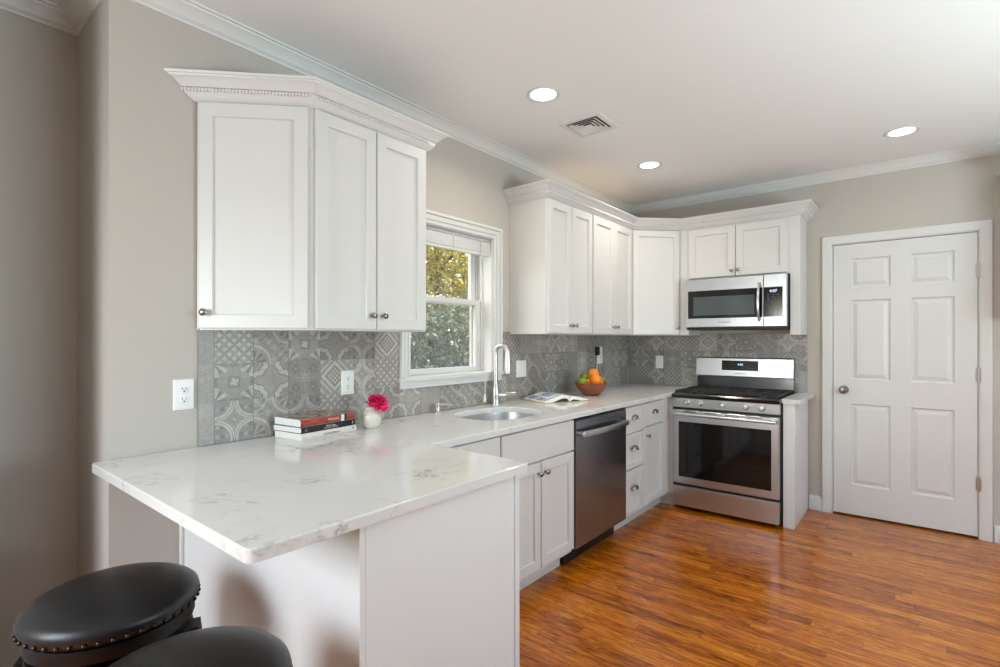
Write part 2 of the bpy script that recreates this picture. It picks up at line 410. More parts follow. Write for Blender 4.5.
    def panel(s, wd, ht, th, rgs, edge=.003, mi=0):
        """a framed slab: front at y=0 facing -y, rgs = [(inset, depth)...] towards the middle"""
        def ring(i, y): return [(i, y, i), (wd-i, y, i), (wd-i, y, ht-i), (i, y, ht-i)]
        rr = [ring(0, th), ring(0, edge), ring(edge, 0)]+[ring(i, y) for i, y in rgs]
        return s.rings(rr, mi)
    def build(s, name, mats, parent=None, smooth=40, loc=None, bevel=None):
        mats = mats if isinstance(mats, (list, tuple)) else [mats]
        bmesh.ops.remove_doubles(s.bm, verts=s.bm.verts, dist=1e-6)
        bmesh.ops.recalc_face_normals(s.bm, faces=s.bm.faces)
        me = bpy.data.meshes.new(name)
        base = wpos(parent) if parent else Vector((0, 0, 0))
        off = base if loc is None else Vector(loc)
        for v in s.bm.verts: v.co -= off
        for f in s.bm.faces: f.smooth = True
        s.bm.to_mesh(me); s.bm.free()
        me.set_sharp_from_angle(angle=math.radians(smooth))
        for m in mats: me.materials.append(M[m] if isinstance(m, str) else m)
        o = bpy.data.objects.new(name, me); COL.objects.link(o)
        if parent: o.parent = parent; o.location = off-base
        else: o.location = off
        if bevel:
            bv = o.modifiers.new('bevel', 'BEVEL'); bv.width = bevel; bv.segments = 3; bv.limit_method = 'ANGLE'; bv.angle_limit = math.radians(35)
        return o
def tag(o, label, cat, group=None):
    o['label'] = label; o['category'] = cat
    if group: o['group'] = group
    return o
def thing(name, loc, label, cat, group=None):
    o = bpy.data.objects.new(name, None); COL.objects.link(o); o.location = loc; o.empty_display_size = .1
    bpy.context.view_layer.update()
    return tag(o, label, cat, group)
def struct_empty(name, loc):
    o = bpy.data.objects.new(name, None); COL.objects.link(o); o.location = loc; o['kind'] = 'structure'; return o
def struct(name, mb, mats, **k):
    o = mb.build(name, mats, **k); o['kind'] = 'structure'; return o
def text_mesh(name, body, size, T, mats, parent, depth=.0006, align='CENTER', xs=1.0, shear=0):
    cu = bpy.data.curves.new(name, 'FONT'); cu.body = body; cu.size = size; cu.extrude = depth; cu.align_x = align; cu.align_y = 'CENTER'; cu.resolution_u = 3; cu.shear = shear
    t = bpy.data.objects.new(name, cu); COL.objects.link(t)
    dg = bpy.context.evaluated_depsgraph_get(); me = bpy.data.meshes.new_from_object(t.evaluated_get(dg))
    bpy.data.objects.remove(t); bpy.data.curves.remove(cu)
    base = wpos(parent)
    me.transform(Matrix.Translation(-base) @ T @ Matrix.Diagonal((xs, 1, 1, 1)))
    me.materials.clear(); me.materials.append(M[mats]); me.name = name
    o = bpy.data.objects.new(name, me); COL.objects.link(o); o.parent = parent; return o
def upright(x, y, z, deg):   # text plane standing up, facing -y when deg = 0
    return frame(x, y, z, deg) @ Matrix.Rotation(PI/2, 4, 'X')

# ------------------------------------------------------------------ room
H = 2.62; XW = -4.17; XN = -4.475; YF = .43; XL = -6.0; YB = -5.2
WX0, WX1, WZ0, WZ1 = -2.80, -2.08, 1.115, 2.035      # the window opening
struct('floor', MB().box(XL-.15, .15, YB-.15, YF+.15, -.12, 0), 'floor')
struct('ceiling', MB().box(XL-.15, .15, YB-.15, YF+.15, H, H+.12), 'ceiling')
m = MB()
m.box(XW, WX0, 0, .2, 0, H); m.box(WX1, .15, 0, .2, 0, H); m.box(WX0, WX1, 0, .2, 0, WZ0); m.box(WX0, WX1, 0, .2, WZ1, H)
struct('wall_back', m, 'wall')
struct('wall_side', MB().box(XW, XW+.12, .2, YF+.15, 0, H), 'wall')
struct('wall_left', MB().box(XN-.12, XW, YF, YF+.15, 0, H).box(XL-.15, XN-.12, 0, .15, 0, H).box(XN-.12, XN, 0, YF, 0, H), 'wall')
m = MB()   # right wall with the doorway opening
DY0, DY1, DZ = -1.685, -2.512, 2.065
m.box(0, .15, YB-.15, DY1, 0, H); m.box(0, .15, DY0, 0, 0, H); m.box(0, .15, DY1, DY0, DZ, H)
m.box(.15, .2, DY1-.05, DY0+.05, 0, DZ+.05); struct('wall_right', m, 'wall')  # unseen board added behind the doorway to stop light leaking under the door
m = MB()   # wall behind the camera to the left, with its window opening
a0, a1, b0, b1 = -1.62, -.2, .08, 2.06
m.box(XL-.15, XL, YB, a0, 0, H); m.box(XL-.15, XL, a1, YF, 0, H); m.box(XL-.15, XL, a0, a1, 0, b0); m.box(XL-.15, XL, a0, a1, b1, H)
struct('wall_far_left', m, 'wall')
m = MB()
m.box(XL, -4.3, YB-.15, YB, 0, H); m.box(-1.1, 0, YB-.15, YB, 0, H); m.box(-4.3, -1.1, YB-.15, YB, 0, .45); m.box(-4.3, -1.1, YB-.15, YB, 2.4, H)
struct('wall_front', m, 'wall')
# crown moulding, baseboards
CP = [(0, -.062), (.006, -.062), (.008, -.054), (.016, -.049), (.022, -.045), (.026, -.038), (.046, -.016), (.054, -.012), (.056, -.007), (.068, -.005), (.07, 0), (0, 0)]
struct('trim_1', MB().sweep([(XL, 0), (XN, 0), (XN, YF), (XW, YF), (XW, 0), (0, 0), (0, YB)], [(o, H+h) for o, h in CP]), 'trim', smooth=25)
BP = [(0, 0), (.015, 0), (.015, .085), (.012, .098), (.006, .108), (0, .112)]
struct('baseboard_left', MB().sweep([(XL, 0), (XN, 0), (XN, YF), (XW, YF), (XW, 0), (-3.96, 0)], BP), 'trim', smooth=25)
struct('baseboard_right', MB().sweep([(0, -1.53), (0, -1.622)], BP), 'trim', smooth=25)
struct('baseboard_far_right', MB().sweep([(0, -2.588), (0, YB)], BP), 'trim', smooth=25)

# ------------------------------------------------------------------ kitchen window
win = struct_empty('window_1', (-2.45, 0, 1.6))
CASE = [(0, 0), (0, -.010), (.004, -.016), (.018, -.016), (.020, -.011), (.024, -.011), (.028, -.020), (.048, -.022), (.050, -.017), (.054, -.017), (.058, -.029), (.074, -.029), (.076, -.022), (.076, 0)]
def wallfn(x, z, h): return (x, h, z)
# path runs round the opening so that "right of travel" is outwards
m = MB().sweep([(WX0, WZ0), (WX0, WZ1-.03), (WX1, WZ1-.03), (WX1, WZ0)][::-1], [(o, h) for o, h in CASE], fn=wallfn)
m.box(WX0-.076, WX1+.076, -.02, 0, WZ0-.05, WZ0+.004, .002)
o = m.build('window_casing', 'trim', win, smooth=25)
MB().box(WX0-.085, WX1+.085, -.034, .05, WZ0-.012, WZ0+.012, .005, seg=2).build('window_sill', 'trim', win)
m = MB()   # jambs, tracks and stops
m.box(WX0, WX0+.008, 0, .2, WZ0, WZ1); m.box(WX1-.008, WX1, 0, .2, WZ0, WZ1); m.box(WX0, WX1, 0, .2, WZ1-.035, WZ1); m.box(WX0, WX1, .05, .2, WZ0, WZ0+.012)
for x in (WX0+.008, WX1-.008):
    sgn = 1 if x < -2.4 else -1
    for y in (.082, .127, .170): m.box(x, x+sgn*.012, y, y+.008, WZ0+.012, WZ1-.035)
m.build('window_frame', 'trim', win)
def sash(y, z0, z1, nm):
    x0, x1 = WX0+.0105, WX1-.0105; st = .05
    m = MB(); m.box(x0, x0+st, y, y+.03, z0, z1, .003); m.box(x1-st, x1, y, y+.03, z0, z1, .003)
    m.box(x0+st, x1-st, y, y+.03, z0, z0+.034, .003); m.box(x0+st, x1-st, y, y+.03, z1-.034, z1, .003)
    s_ = m.build('sash', 'trim', win)
    MB().box(x0+st-.003, x1-st+.003, y+.013, y+.017, z0+.031, z1-.03).build('pane', 'glass', s_)
    return s_
lo = sash(.0915, WZ0+.0125, 1.60, 'lower'); sash(.1365, 1.562, WZ1-.036, 'upper')
m = MB(); m.box(-2.48, -2.42, .094, .12, 1.6, 1.610, .003); m.lathe([(.010, 0), (.010, .006), (.006, .009)], (-2.45, .107, 1.610), seg=12)
m.build('sash_lock', 'trim', lo)
MB().box(WX0+.009, WX1-.009, .184, .187, WZ0+.013, 1.6).build('insect_screen', 'screen', win)
MB().box(-2.556, -2.547, .098, .104, 1.300, 1.326, .002).build('window_sticker', 'dark', lo)
# raised blind
bl = thing('window_blind', (-2.45, .02, 1.99), 'white slatted blind pulled up to the top of the window above the sink', 'blind')
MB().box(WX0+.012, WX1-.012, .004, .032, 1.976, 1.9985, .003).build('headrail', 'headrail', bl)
m = MB()
for k in range(13): m.box(WX0+.026, WX1-.026, .002, .03, 1.904+k*.0054, 1.904+k*.0054+.0048, .001)
m.build('slat_stack', 'blind', bl)
MB().box(WX0+.026, WX1-.026, .001, .031, 1.885, 1.902, .004).build('bottom_rail', 'blind', bl)
for x in (-2.70, -2.45, -2.2):
    MB().tube([(x, -.002, 1.985), (x, -.002, 1.886)], .003, 6).build('ladder_tape', 'blind', bl)
m = MB()
cx = WX1-.125
for dx in (0, .012): m.tube([(cx+dx, -.006, 1.98), (cx+dx, -.03, 1.6), (cx+dx*.7, -.04, 1.2), (cx+dx*.2, -.042, .985)], .0012, 5)
m.build('pull_cord', 'blind', bl)
MB().lathe([(.002, .05), (.006, .044), (.009, .012), (.008, .0)], (cx, -.042, .938), seg=10).build('tassel', 'plate', bl)

# ------------------------------------------------------------------ door to the right
dr = struct_empty('door_1', (0, -2.1, 0))
def doorfn(s_, z, h): return (h, s_, z)
DC = [(0, 0), (0, -.012), (.008, -.016), (.03, -.018), (.045, -.022), (.058, -.022), (.063, -.014), (.063, 0)]
MB().sweep([(DY0+.006, 0), (DY0+.006, DZ+.006), (DY1-.006, DZ+.006), (DY1-.006, 0)], DC, fn=doorfn).build('door_casing', 'trim', dr, smooth=25)
m = MB(); m.box(-.004, .11, DY0-.001, DY0+.012, 0, DZ); m.box(-.004, .11, DY1-.012, DY1+.001, 0, DZ); m.box(-.004, .11, DY1, DY0, DZ-.001, DZ+.012)
m.box(.05, .062, DY0-.02, DY0, 0, DZ); m.box(.05, .062, DY1, DY1+.02, 0, DZ); m.box(.05, .062, DY1, DY0, DZ-.02, DZ)
m.build('door_frame', 'trim', dr)
# six panel slab, local x to the right (towards -y), front facing -x
T = frame(.0, DY0-.005, .014, -90); SW, SH, ST = abs(DY1-DY0)-.01, DZ-.02, .036
m = MB(T)
cols = [(.110, .352), (.466, .702)]; rows = [(.222, .838), (1.018, 1.622), (1.716, 1.936)]
xs = sorted({0, SW, *[c for p in cols for c in p]}); zs = sorted({0, SH, *[c for p in rows for c in p]})
vid = {}; vs = []; fs = []
for i, x in enumerate(xs):
    for j, z in enumerate(zs): vid[i, j] = len(vs); vs.append((x, 0, z))
for i in range(len(xs)-1):
    for j in range(len(zs)-1):
        if any(abs(xs[i]-c[0]) < 1e-6 for c in cols) and any(abs(zs[j]-r[0]) < 1e-6 for r in rows): continue
        fs.append((vid[i, j], vid[i+1, j], vid[i+1, j+1], vid[i, j+1]))
m.add(vs, fs)
for c in cols:
    for r in rows:
        def rg(i, y): return [(c[0]+i, y, r[0]+i), (c[1]-i, y, r[0]+i), (c[1]-i, y, r[1]-i), (c[0]+i, y, r[1]-i)]
        m.rings([rg(0, 0), rg(.003, .008), rg(.010, .014), rg(.017, .014), rg(.042, .003), rg(.045, .003)], cap0=False)
m.rings([[(0, 0, 0), (SW, 0, 0), (SW, 0, SH), (0, 0, SH)], [(0, ST, 0), (SW, ST, 0), (SW, ST, SH), (0, ST, SH)]], cap0=False)
slab = m.build('door_slab', 'trim', dr, smooth=20)
AX = Matrix.Rotation(-PI/2, 4, 'Y')    # lathe axis towards -x
MB().lathe([(.032, 0), (.032, .006), (.014, .01), (.011, .03), (.02, .036), (.028, .046), (.029, .056), (.024, .066), (.012, .07)], (0, -1.757, .955), AX, 24).build('door_knob', 'knob', dr)
for z in (1.80, 1.10, .37):
    m = MB(); m.tube([(-.008, DY1, z-.045), (-.008, DY1, z+.045)], .007, 10); m.box(-.006, .0, DY1+.001, DY1+.014, z-.045, z+.045, .001); m.box(-.022, .0, DY1-.012, DY1-.004, z-.045, z+.045)
    m.sphere((-.008, DY1, z+.048), .006, 8, 6); m.sphere((-.008, DY1, z-.048), .006, 8, 6)
    m.build('hinge', 'chrome', dr)

# ------------------------------------------------------------------ cabinet parts
DOOR_RG = [(.052, 0), (.0545, .004), (.0555, .011), (.062, .012)]
DRAW_RG = [(.034, 0), (.0365, .004), (.0375, .010), (.043, .011)]
def knob(T, x, z, parent):
    A = T.to_3x3().to_4x4() @ Matrix.Rotation(PI/2, 4, 'X')
    MB().lathe([(.008, 0), (.008, .002), (.0045, .005), (.0045, .013), (.010, .016), (.0145, .021), (.0145, .025), (.010, .0295), (.004, .031)], T @ Vector((x, 0, z)), A, 18).build('knob', 'knob', parent)
def door(T, w_, h_, parent, kx=None, kz=None, rg=DOOR_RG, name='door', th=.02):
    d = MB(T).panel(w_, h_, th, rg).build(name, 'cabinet', parent, smooth=20)
    if kx is not None: knob(T, kx, kz, d)
    return d
def cup(T, x, z, parent):
    m = MB(T); N = 14; R = 7; rr = []
    W_, Hh, D = .043, .030, .026          # half width, height, depth: a quarter-ellipsoid shell, open below
    for k in range(R+1):
        b_ = PI/2*k/R; rr.append([(x+W_*math.cos(b_)*math.cos(PI*i/N), -D*math.cos(b_)*math.sin(PI*i/N)-.002, z-.012+Hh*math.sin(b_)) for i in range(N+1)])
    m.rings(rr, close=False, cap0=False, cap1=False)
    rr2 = [[(x+(px-x)*.9, py*.88, z-.012+(pz-z+.012)*.9) for px, py, pz in r] for r in rr]
    m.rings(rr2, close=False, cap0=False, cap1=False)
    m.rings([rr[0], rr2[0]], close=False, cap0=False, cap1=False)
    m.box(x-.046, x+.046, -.002, 0, z-.016, z-.010, .0008); m.box(x-.046, x-.040, -.002, 0, z-.016, z+.004); m.box(x+.040, x+.046, -.002, 0, z-.016, z+.004)
    m.build('cup_pull', 'knob', parent)

UB, UT, UD = 1.374, 2.29, .305
CROWN = [(0, 0), (.004, 0), (.012, .004), (.022, .013), (.029, .022), (.032, .026), (.034, .027), (.034, .043), (.040, .0435), (.044, .047), (.050, .056), (.060, .067), (.067, .072), (.071, .0735), (.073, .078), (.079, .080), (.082, .088), (0, .088)]
CZ = 2.268
def dentils(m, path, step=.0125):
    P = [Vector(p) for p in path]
    for i in range(len(P)-1):
        d = P[i+1]-P[i]; L = d.length; d.normalize(); n = Vector((d.y, -d.x)); k = .004
        ang = math.atan2(d.y, d.x)
        while k < L-.004:
            p = P[i]+d*k+n*.0365
            T0 = m.T; m.T = Matrix.Translation((p.x, p.y, CZ+.035)) @ Matrix.Rotation(ang, 4, 'Z') @ Matrix.Rotation(math.radians(24), 4, 'Y')
            m.box(-.0050, .0050, -.0048, .0048, -.0070, .0070, .0018); m.T = T0
            k += step
# ---- left run: an angled end cabinet and a two door cabinet
XA, XB, XC = -3.886, -3.576, -2.958
c = thing('wall_cabinet', (XA+.2, -.1, UB), 'white angled end wall cabinet with one wide door, above the patterned tiles', 'cabinet')
MB().prism([(XA, -.002), (XB-.0005, -.002), (XB-.0005, -UD), (XB-.004, -UD)], UB, UT).build('carcass', 'cabinet', c)
dl = math.hypot(XB-XA, UD); deg = -math.degrees(math.atan2(UD-.002, XB-XA)); T = frame(XA, -.002, UB, deg)
door(T @ Matrix.Translation((.012, -.0205, .006)), dl-.022, .884, c, .028, .062)
c = thing('wall_cabinet', (-3.27, -.15, UB), 'white two-door wall cabinet between the angled end cabinet and the window', 'cabinet')
MB().box(XB, XC, -UD, -.002, UB, UT, .001).build('carcass', 'cabinet', c)
wd = (XC-XB-.03)/2
door(frame(XB+.013, -UD-.0205, UB+.006), wd, .884, c, wd-.028, .062)
door(frame(XB+.017+wd, -UD-.0205, UB+.006), wd, .884, c, .028, .062)
pth = [(XA, -.002), (XB, -UD), (XC, -UD), (XC, -.002)]
d0 = (Vector(pth[0])-Vector(pth[1])).normalized()*.13; ext = [tuple(Vector(pth[0])+d0)]+pth[1:]
m = MB().sweep(ext, [(o, CZ+h) for o, h in CROWN]); dentils(m, ext)
bmesh.ops.bisect_plane(m.bm, geom=list(m.bm.verts)+list(m.bm.edges)+list(m.bm.faces), plane_co=(0, -.002, 0), plane_no=(0, 1, 0), clear_outer=True)
tag(m.build('cabinet_crown', 'cabinet', smooth=25, loc=(-3.4, -.2, CZ)), 'white crown moulding with a beaded band on the wall cabinets over the books', 'moulding')
# ---- right run
X1, X2, X3, Y1, Y2, Y3 = -1.90, -1.302, -.612, -.612, -1.436, -1.514
for (xa, xb, lab) in ((X1, X2, 'white two-door wall cabinet with its bare side panel facing the window'), (X2, X3, 'white two-door wall cabinet above the fruit bowl, next to the angled corner cabinet')):
    c = thing('wall_cabinet', ((xa+xb)/2, -.15, UB), lab, 'cabinet')
    MB().box(xa+.0004, xb-.0004, -UD, -.002, UB, UT, .001).build('carcass', 'cabinet', c)
    wd = (xb-xa-.024)/2
    door(frame(xa+.010, -UD-.0205, UB+.006), wd, .884, c, wd-.026, .055)
    door(frame(xa+.014+wd, -UD-.0205, UB+.006), wd, .884, c, .026, .055)
c = thing('wall_cabinet', (-.3, -.3, UB), 'white angled corner wall cabinet with a single door, between the paired doors and the microwave', 'cabinet')
MB().prism([(X3, -.002), (X3, -UD), (-UD, Y1), (-.002, Y1), (-.002, -.002)], UB, UT).build('carcass', 'cabinet', c)
dl = math.hypot(X3+UD, Y1+UD)
door(frame(X3, -UD, UB, -45) @ Matrix.Translation((.012, -.0205, .006)), dl-.024, .884, c, dl-.05, .055)
c = thing('wall_cabinet', (-.15, -1.06, 1.84), 'white short wall cabinet with two small doors over the microwave and long side panels', 'cabinet')
m = MB(); m.box(-UD, -.002, Y1-.0008, Y2-.012, 1.838, UT); m.box(-UD, -.002, Y3, Y2-.012, UB, UT); m.build('carcass', 'cabinet', c)
MB().box(-UD-.004, -UD, Y1-.0008, -.688, UB, UT, .001).build('filler_strip', 'cabinet', c)
MB().box(-UD, -.002, -.688, -.672, UB, 1.838).build('side_panel', 'cabinet', c)
wd = (.690-1.436)/-2-.004
door(frame(-UD-.0205, -.692, 1.848, -90), wd, .405, c, wd-.022, .045)
door(frame(-UD-.0205, -.692-wd-.005, 1.848, -90), wd, .405, c, .022, .045)
pth = [(X1, -.002), (X1, -UD), (X3, -UD), (-UD, Y1), (-UD, Y3), (-.002, Y3)]
m = MB().sweep(pth, [(o, CZ+h) for o, h in CROWN]); dentils(m, pth)
tag(m.build('cabinet_crown', 'cabinet', smooth=25, loc=(-.8, -.5, CZ)), 'white crown moulding running round the corner above the fruit bowl and microwave', 'moulding')
# the tip of the cabinet beyond the door
c = thing('wall_cabinet', (-.15, -3.0, 1.45), 'white wall cabinet beyond the door, only the tip of its crown in view', 'cabinet')
MB().box(-.3, -.002, -3.4, -2.685, 1.45, 2.36, .001).build('carcass', 'cabinet', c)
door(frame(-.3205, -2.69, 1.455, -90), .35, .88, c, .322, .055); door(frame(-.3205, -3.045, 1.455, -90), .35, .88, c, .028, .055)
MB().sweep([(-.002, -2.685), (-.3, -2.685), (-.3, -3.4), (-.002, -3.4)][::-1], [(-o, 2.33+h) for o, h in CROWN]).build('crown', 'cabinet', c, smooth=25)

# ------------------------------------------------------------------ base cabinets
CB = .884; FY = -.635
def basebox(m, x0, x1, top=CB, open_top=False):
    if not open_top: m.box(x0+.0004, x1-.0004, FY, -.003, .105, top)
    else:
        m.box(x0+.0004, x0+.018, FY, -.003, .105, top); m.box(x1-.018, x1-.0004, FY, -.003, .105, top)
        m.box(x0+.018, x1-.018, FY, -.003, .105, .125); m.box(x0+.018, x1-.018, -.015, -.003, .125, top)
        m.box(x0+.018, x1-.018, FY, FY+.018, .66, top); m.box(x0+.018, x1-.018, FY, FY+.018, .125, .14)
    return m
def toe(x0, x1, parent, end=None): MB().box(x0+.001, x1-.001, -.555, -.54, .0005, .1045).build('toe_kick', 'cabinet', parent)
DF = FY-.0205
c = thing('base_cabinet', (-3.03, -.3, 0), 'white corner base cabinet half hidden behind the peninsula counter', 'cabinet')
basebox(MB(), -3.288, -2.796).build('carcass', 'cabinet', c); toe(-3.288, -2.796, c)
MB(frame(-3.25, DF, .715)).panel(.45, .158, .02, [(.01, 0)]).build('drawer_front', 'cabinet', c, smooth=20)
door(frame(-3.25, DF, .128), .45, .565, c, .42, .5)
c = thing('base_cabinet', (-2.46, -.3, 0), 'white sink base cabinet with a wide plain drawer front over two doors', 'cabinet')
basebox(MB(), -2.796, -2.122, open_top=True).build('carcass', 'cabinet', c); toe(-2.796, -2.122, c)
MB(frame(-2.788, DF, .70)).panel(.662, .172, .02, [(.01, 0)]).build('drawer_front', 'cabinet', c, smooth=20)
door(frame(-2.788, DF, .128), .327, .562, c, .30, .506); door(frame(-2.453, DF, .128), .327, .562, c, .028, .506)
c = thing('base_cabinet', (-1.3, -.3, 0), 'white base cabinet of three stacked drawers beside the dishwasher', 'cabinet')
basebox(MB(), -1.449, -1.159).build('carcass', 'cabinet', c); toe(-1.449, -1.159, c)
wd = .279
for z0, h_, flat in ((.692, .178, 1), (.442, .238, 0), (.128, .302, 0)):
    T = frame(-1.443, DF, z0); d = MB(T).panel(wd, h_, .02, [(.008, 0)] if flat else DRAW_RG).build('drawer', 'cabinet', c, smooth=20)
    cup(T, wd*.47, h_*.58, d)
c = thing('base_cabinet', (-.96, -.3, 0), 'white base cabinet with one drawer over one door, near the range', 'cabinet')
basebox(MB(), -1.159, -.768).build('carcass', 'cabinet', c); toe(-1.159, -.768, c)
T = frame(-1.153, DF, .704); d = MB(T).panel(.38, .166, .02, [(.008, 0)]).build('drawer', 'cabinet', c, smooth=20); cup(T, .20, .092, d)
door(frame(-1.153, DF, .128), .38, .564, c, .05, .505)
c = thing('corner_filler', (-.7, -.6, 0), 'narrow white filler panel in the base corner beside the range', 'cabinet panel')
m = MB(); m.box(-.7675, -.60, FY, FY+.03, .105, CB); m.box(-.63, -.60, -.672, FY, .105, CB); m.build('panel', 'cabinet', c)
m = MB(); m.box(-.767, -.58, -.555, -.54, .0005, .1045); m.box(-.595, -.58, -.672, -.555, .0005, .1045); m.build('toe_kick', 'cabinet', c)
# peninsula
PX0, PX1, PY = -3.938, -3.289, -1.135
c = thing('peninsula_cabinet', (-3.6, -.6, 0), 'white panelled peninsula cabinet under the overhanging counter by the stools', 'cabinet')
MB().box(PX0+.018, PX1-.004, PY+.018, -.003, .0005, CB).build('carcass', 'panel', c)
MB().box(PX0, PX0+.0175, PY, -.003, .0005, CB, .001).build('back_panel', 'panel', c)
MB().box(PX0+.0178, PX1-.026, PY-.0, PY+.0175, .0005, CB, .001).build('end_panel', 'panel', c)
MB().box(PX1-.0255, PX1, PY-.004, PY+.0175, .0005, CB, .002).build('corner_post', 'panel', c)
MB().box(PX0-.012, PX0-.0003, -.022, -.002, .0005, CB, .002).build('scribe_strip', 'trim', c)
# range side panel and its cap
c = thing('range_side_panel', (-.3, -1.488, 0), 'tall white finished end panel standing between the range and the door', 'cabinet panel')
m = MB(); m.box(-.588, -.016, -1.5235, -1.4535, .0005, .8835, .001); m.build('panel', 'panel', c)
MB().box(-.592, -.5885, -1.526, -1.452, .0005, .8835, .001).build('front_stile', 'panel', c)

# ------------------------------------------------------------------ countertop with the sink cut-out
def super_ellipse(cx, cy, a, b, n, N=56):
    out = []
    for k in range(N):
        t = 2*PI*k/N; ct, st = math.cos(t), math.sin(t)
        out.append((cx+a*abs(ct)**(2/n)*(1 if ct >= 0 else -1), cy+b*abs(st)**(2/n)*(1 if st >= 0 else -1)))
    return out
def corner(cx, cy, r, a0, a1, n=6): return [(cx+r*math.cos(math.radians(a0+(a1-a0)*k/n)), cy+r*math.sin(math.radians(a0+(a1-a0)*k/n))) for k in range(n+1)]
QX0, QX1, QY, QF = -4.222, -3.268, -1.165, -.676
r_ = .022
poly = [(-.002, -.0095), (-.002, QF)] + corner(QX1+.012, QF-.012, .012, 90, 180, 4)[::1] \
    + corner(QX1-r_*.6, QY+r_*.6, r_*.6, 0, -90, 5) + corner(QX0+r_, QY+r_, r_, -90, -180) + corner(QX0+r_*.7, -.0095-r_*.7, r_*.7, 180, 90)
SK = dict(cx=-2.42, cy=-.335, a=.268, b=.205)
hole = super_ellipse(SK['cx'], SK['cy'], SK['a'], SK['b'], 2.7)
ct = MB().slab(poly, CB+.0008, .9145, [hole]).build('countertop', 'quartz', smooth=8, loc=(-2.4, -.4, .9145))
tag(ct, 'long white quartz countertop with grey veins, running from the peninsula to the range', 'countertop')
cp = MB().slab([(-.612, -1.562), (-.002, -1.562), (-.002, -1.4475), (-.612, -1.4475)], CB+.0008, .9145).build('countertop', 'quartz', smooth=8, loc=(-.3, -1.5, .9145))
tag(cp, 'small white quartz cap on the panel between range and door', 'countertop')
# sink
sk = thing('sink', (SK['cx'], SK['cy'], .88), 'oval stainless steel sink set under the counter below the window', 'sink')
def rim(a, b, z, n=2.7): return [(x, y, z) for x, y in super_ellipse(SK['cx'], SK['cy'], a, b, n)]
A_, B_ = SK['a'], SK['b']
m = MB(); m.rings([rim(A_+.018, B_+.018, .8835), rim(A_+.001, B_+.001, .8835), rim(A_-.004, B_-.004, .86), rim(A_-.012, B_-.012, .75), rim(A_-.03, B_-.03, .715), rim(A_-.08, B_-.07, .70), rim(.05, .05, .697, 2), ], cap0=False, cap1=True)
m.rings([rim(A_+.018, B_+.018, .8815), rim(A_+.004, B_+.004, .86), rim(A_-.004, B_-.004, .745), rim(A_-.026, B_-.026, .708), rim(.05, .05, .69, 2)], cap0=False)
m.build('bowl', 'steelsink', sk, smooth=50)
m = MB(); m.lathe([(.042, 0), (.042, .003), (.034, .004), (.03, .001)], (SK['cx'], SK['cy'], .6975), seg=24); m.build('drain', 'chrome', sk)
# faucet
fx, fy, Z0 = -2.128, -.068, .9148
f = thing('faucet', (fx, fy, Z0), 'tall gooseneck kitchen faucet in brushed nickel behind the sink', 'faucet')
MB().lathe([(.030, 0), (.030, .004), (.027, .01), (.025, .03), (.028, .055), (.028, .08), (.023, .112), (.0175, .13), (.016, .145)], (fx, fy, Z0), seg=28).build('base', 'chrome', f)
neck = [(fx, fy, Z0+.13), (fx, fy, Z0+.20), (fx, fy, 1.235)]
RR = .046; dxy = Vector((.12, -.99)).normalized()
for k in range(1, 15):
    a = PI*k/14*.985; d = RR*(1-math.cos(a)); neck.append((fx+dxy.x*d, fy+dxy.y*d, 1.252+RR*math.sin(a)))
MB().tube(neck, .0152, 16).build('neck', 'chrome', f)
e = Vector(neck[-1]); d = Vector((0, 0, -1))
MB().tube([e-d*.004, e+d*.01, e+d*.05, e+d*.105, e+d*.135], [.0165, .0172, .0195, .023, .022], 20).build('spray_head', 'chrome', f)
hd = MB(); hd.tube([(fx, fy, Z0+.062), (fx+.022, fy-.04, Z0+.063), (fx+.032, fy-.062, Z0+.064)], [.020, .020, .019], 18)
hd.tube([(fx+.030, fy-.056, Z0+.066), (fx+.048, fy-.082, Z0+.070), (fx+.072, fy-.112, Z0+.076)], [.016, .014, .011], 14); hd.build('lever', 'chrome', f)
# soap dispenser
sx, sy = -2.635, -.055
f = thing('soap_dispenser', (sx, sy, Z0), 'small brushed nickel soap dispenser pump between the vase and the faucet', 'soap dispenser')
MB().lathe([(.021, 0), (.021, .004), (.016, .009), (.0135, .02), (.0135, .038), (.017, .041), (.017, .052), (.013, .056)], (sx, sy, Z0), seg=20).build('body', 'chrome', f)
MB().tube([(sx-.004, sy+.004, Z0+.047), (sx+.02, sy-.03, Z0+.05), (sx+.045, sy-.07, Z0+.047), (sx+.05, sy-.078, Z0+.041)], [.007, .006, .0052, .0045], 12).build('nozzle', 'chrome', f)

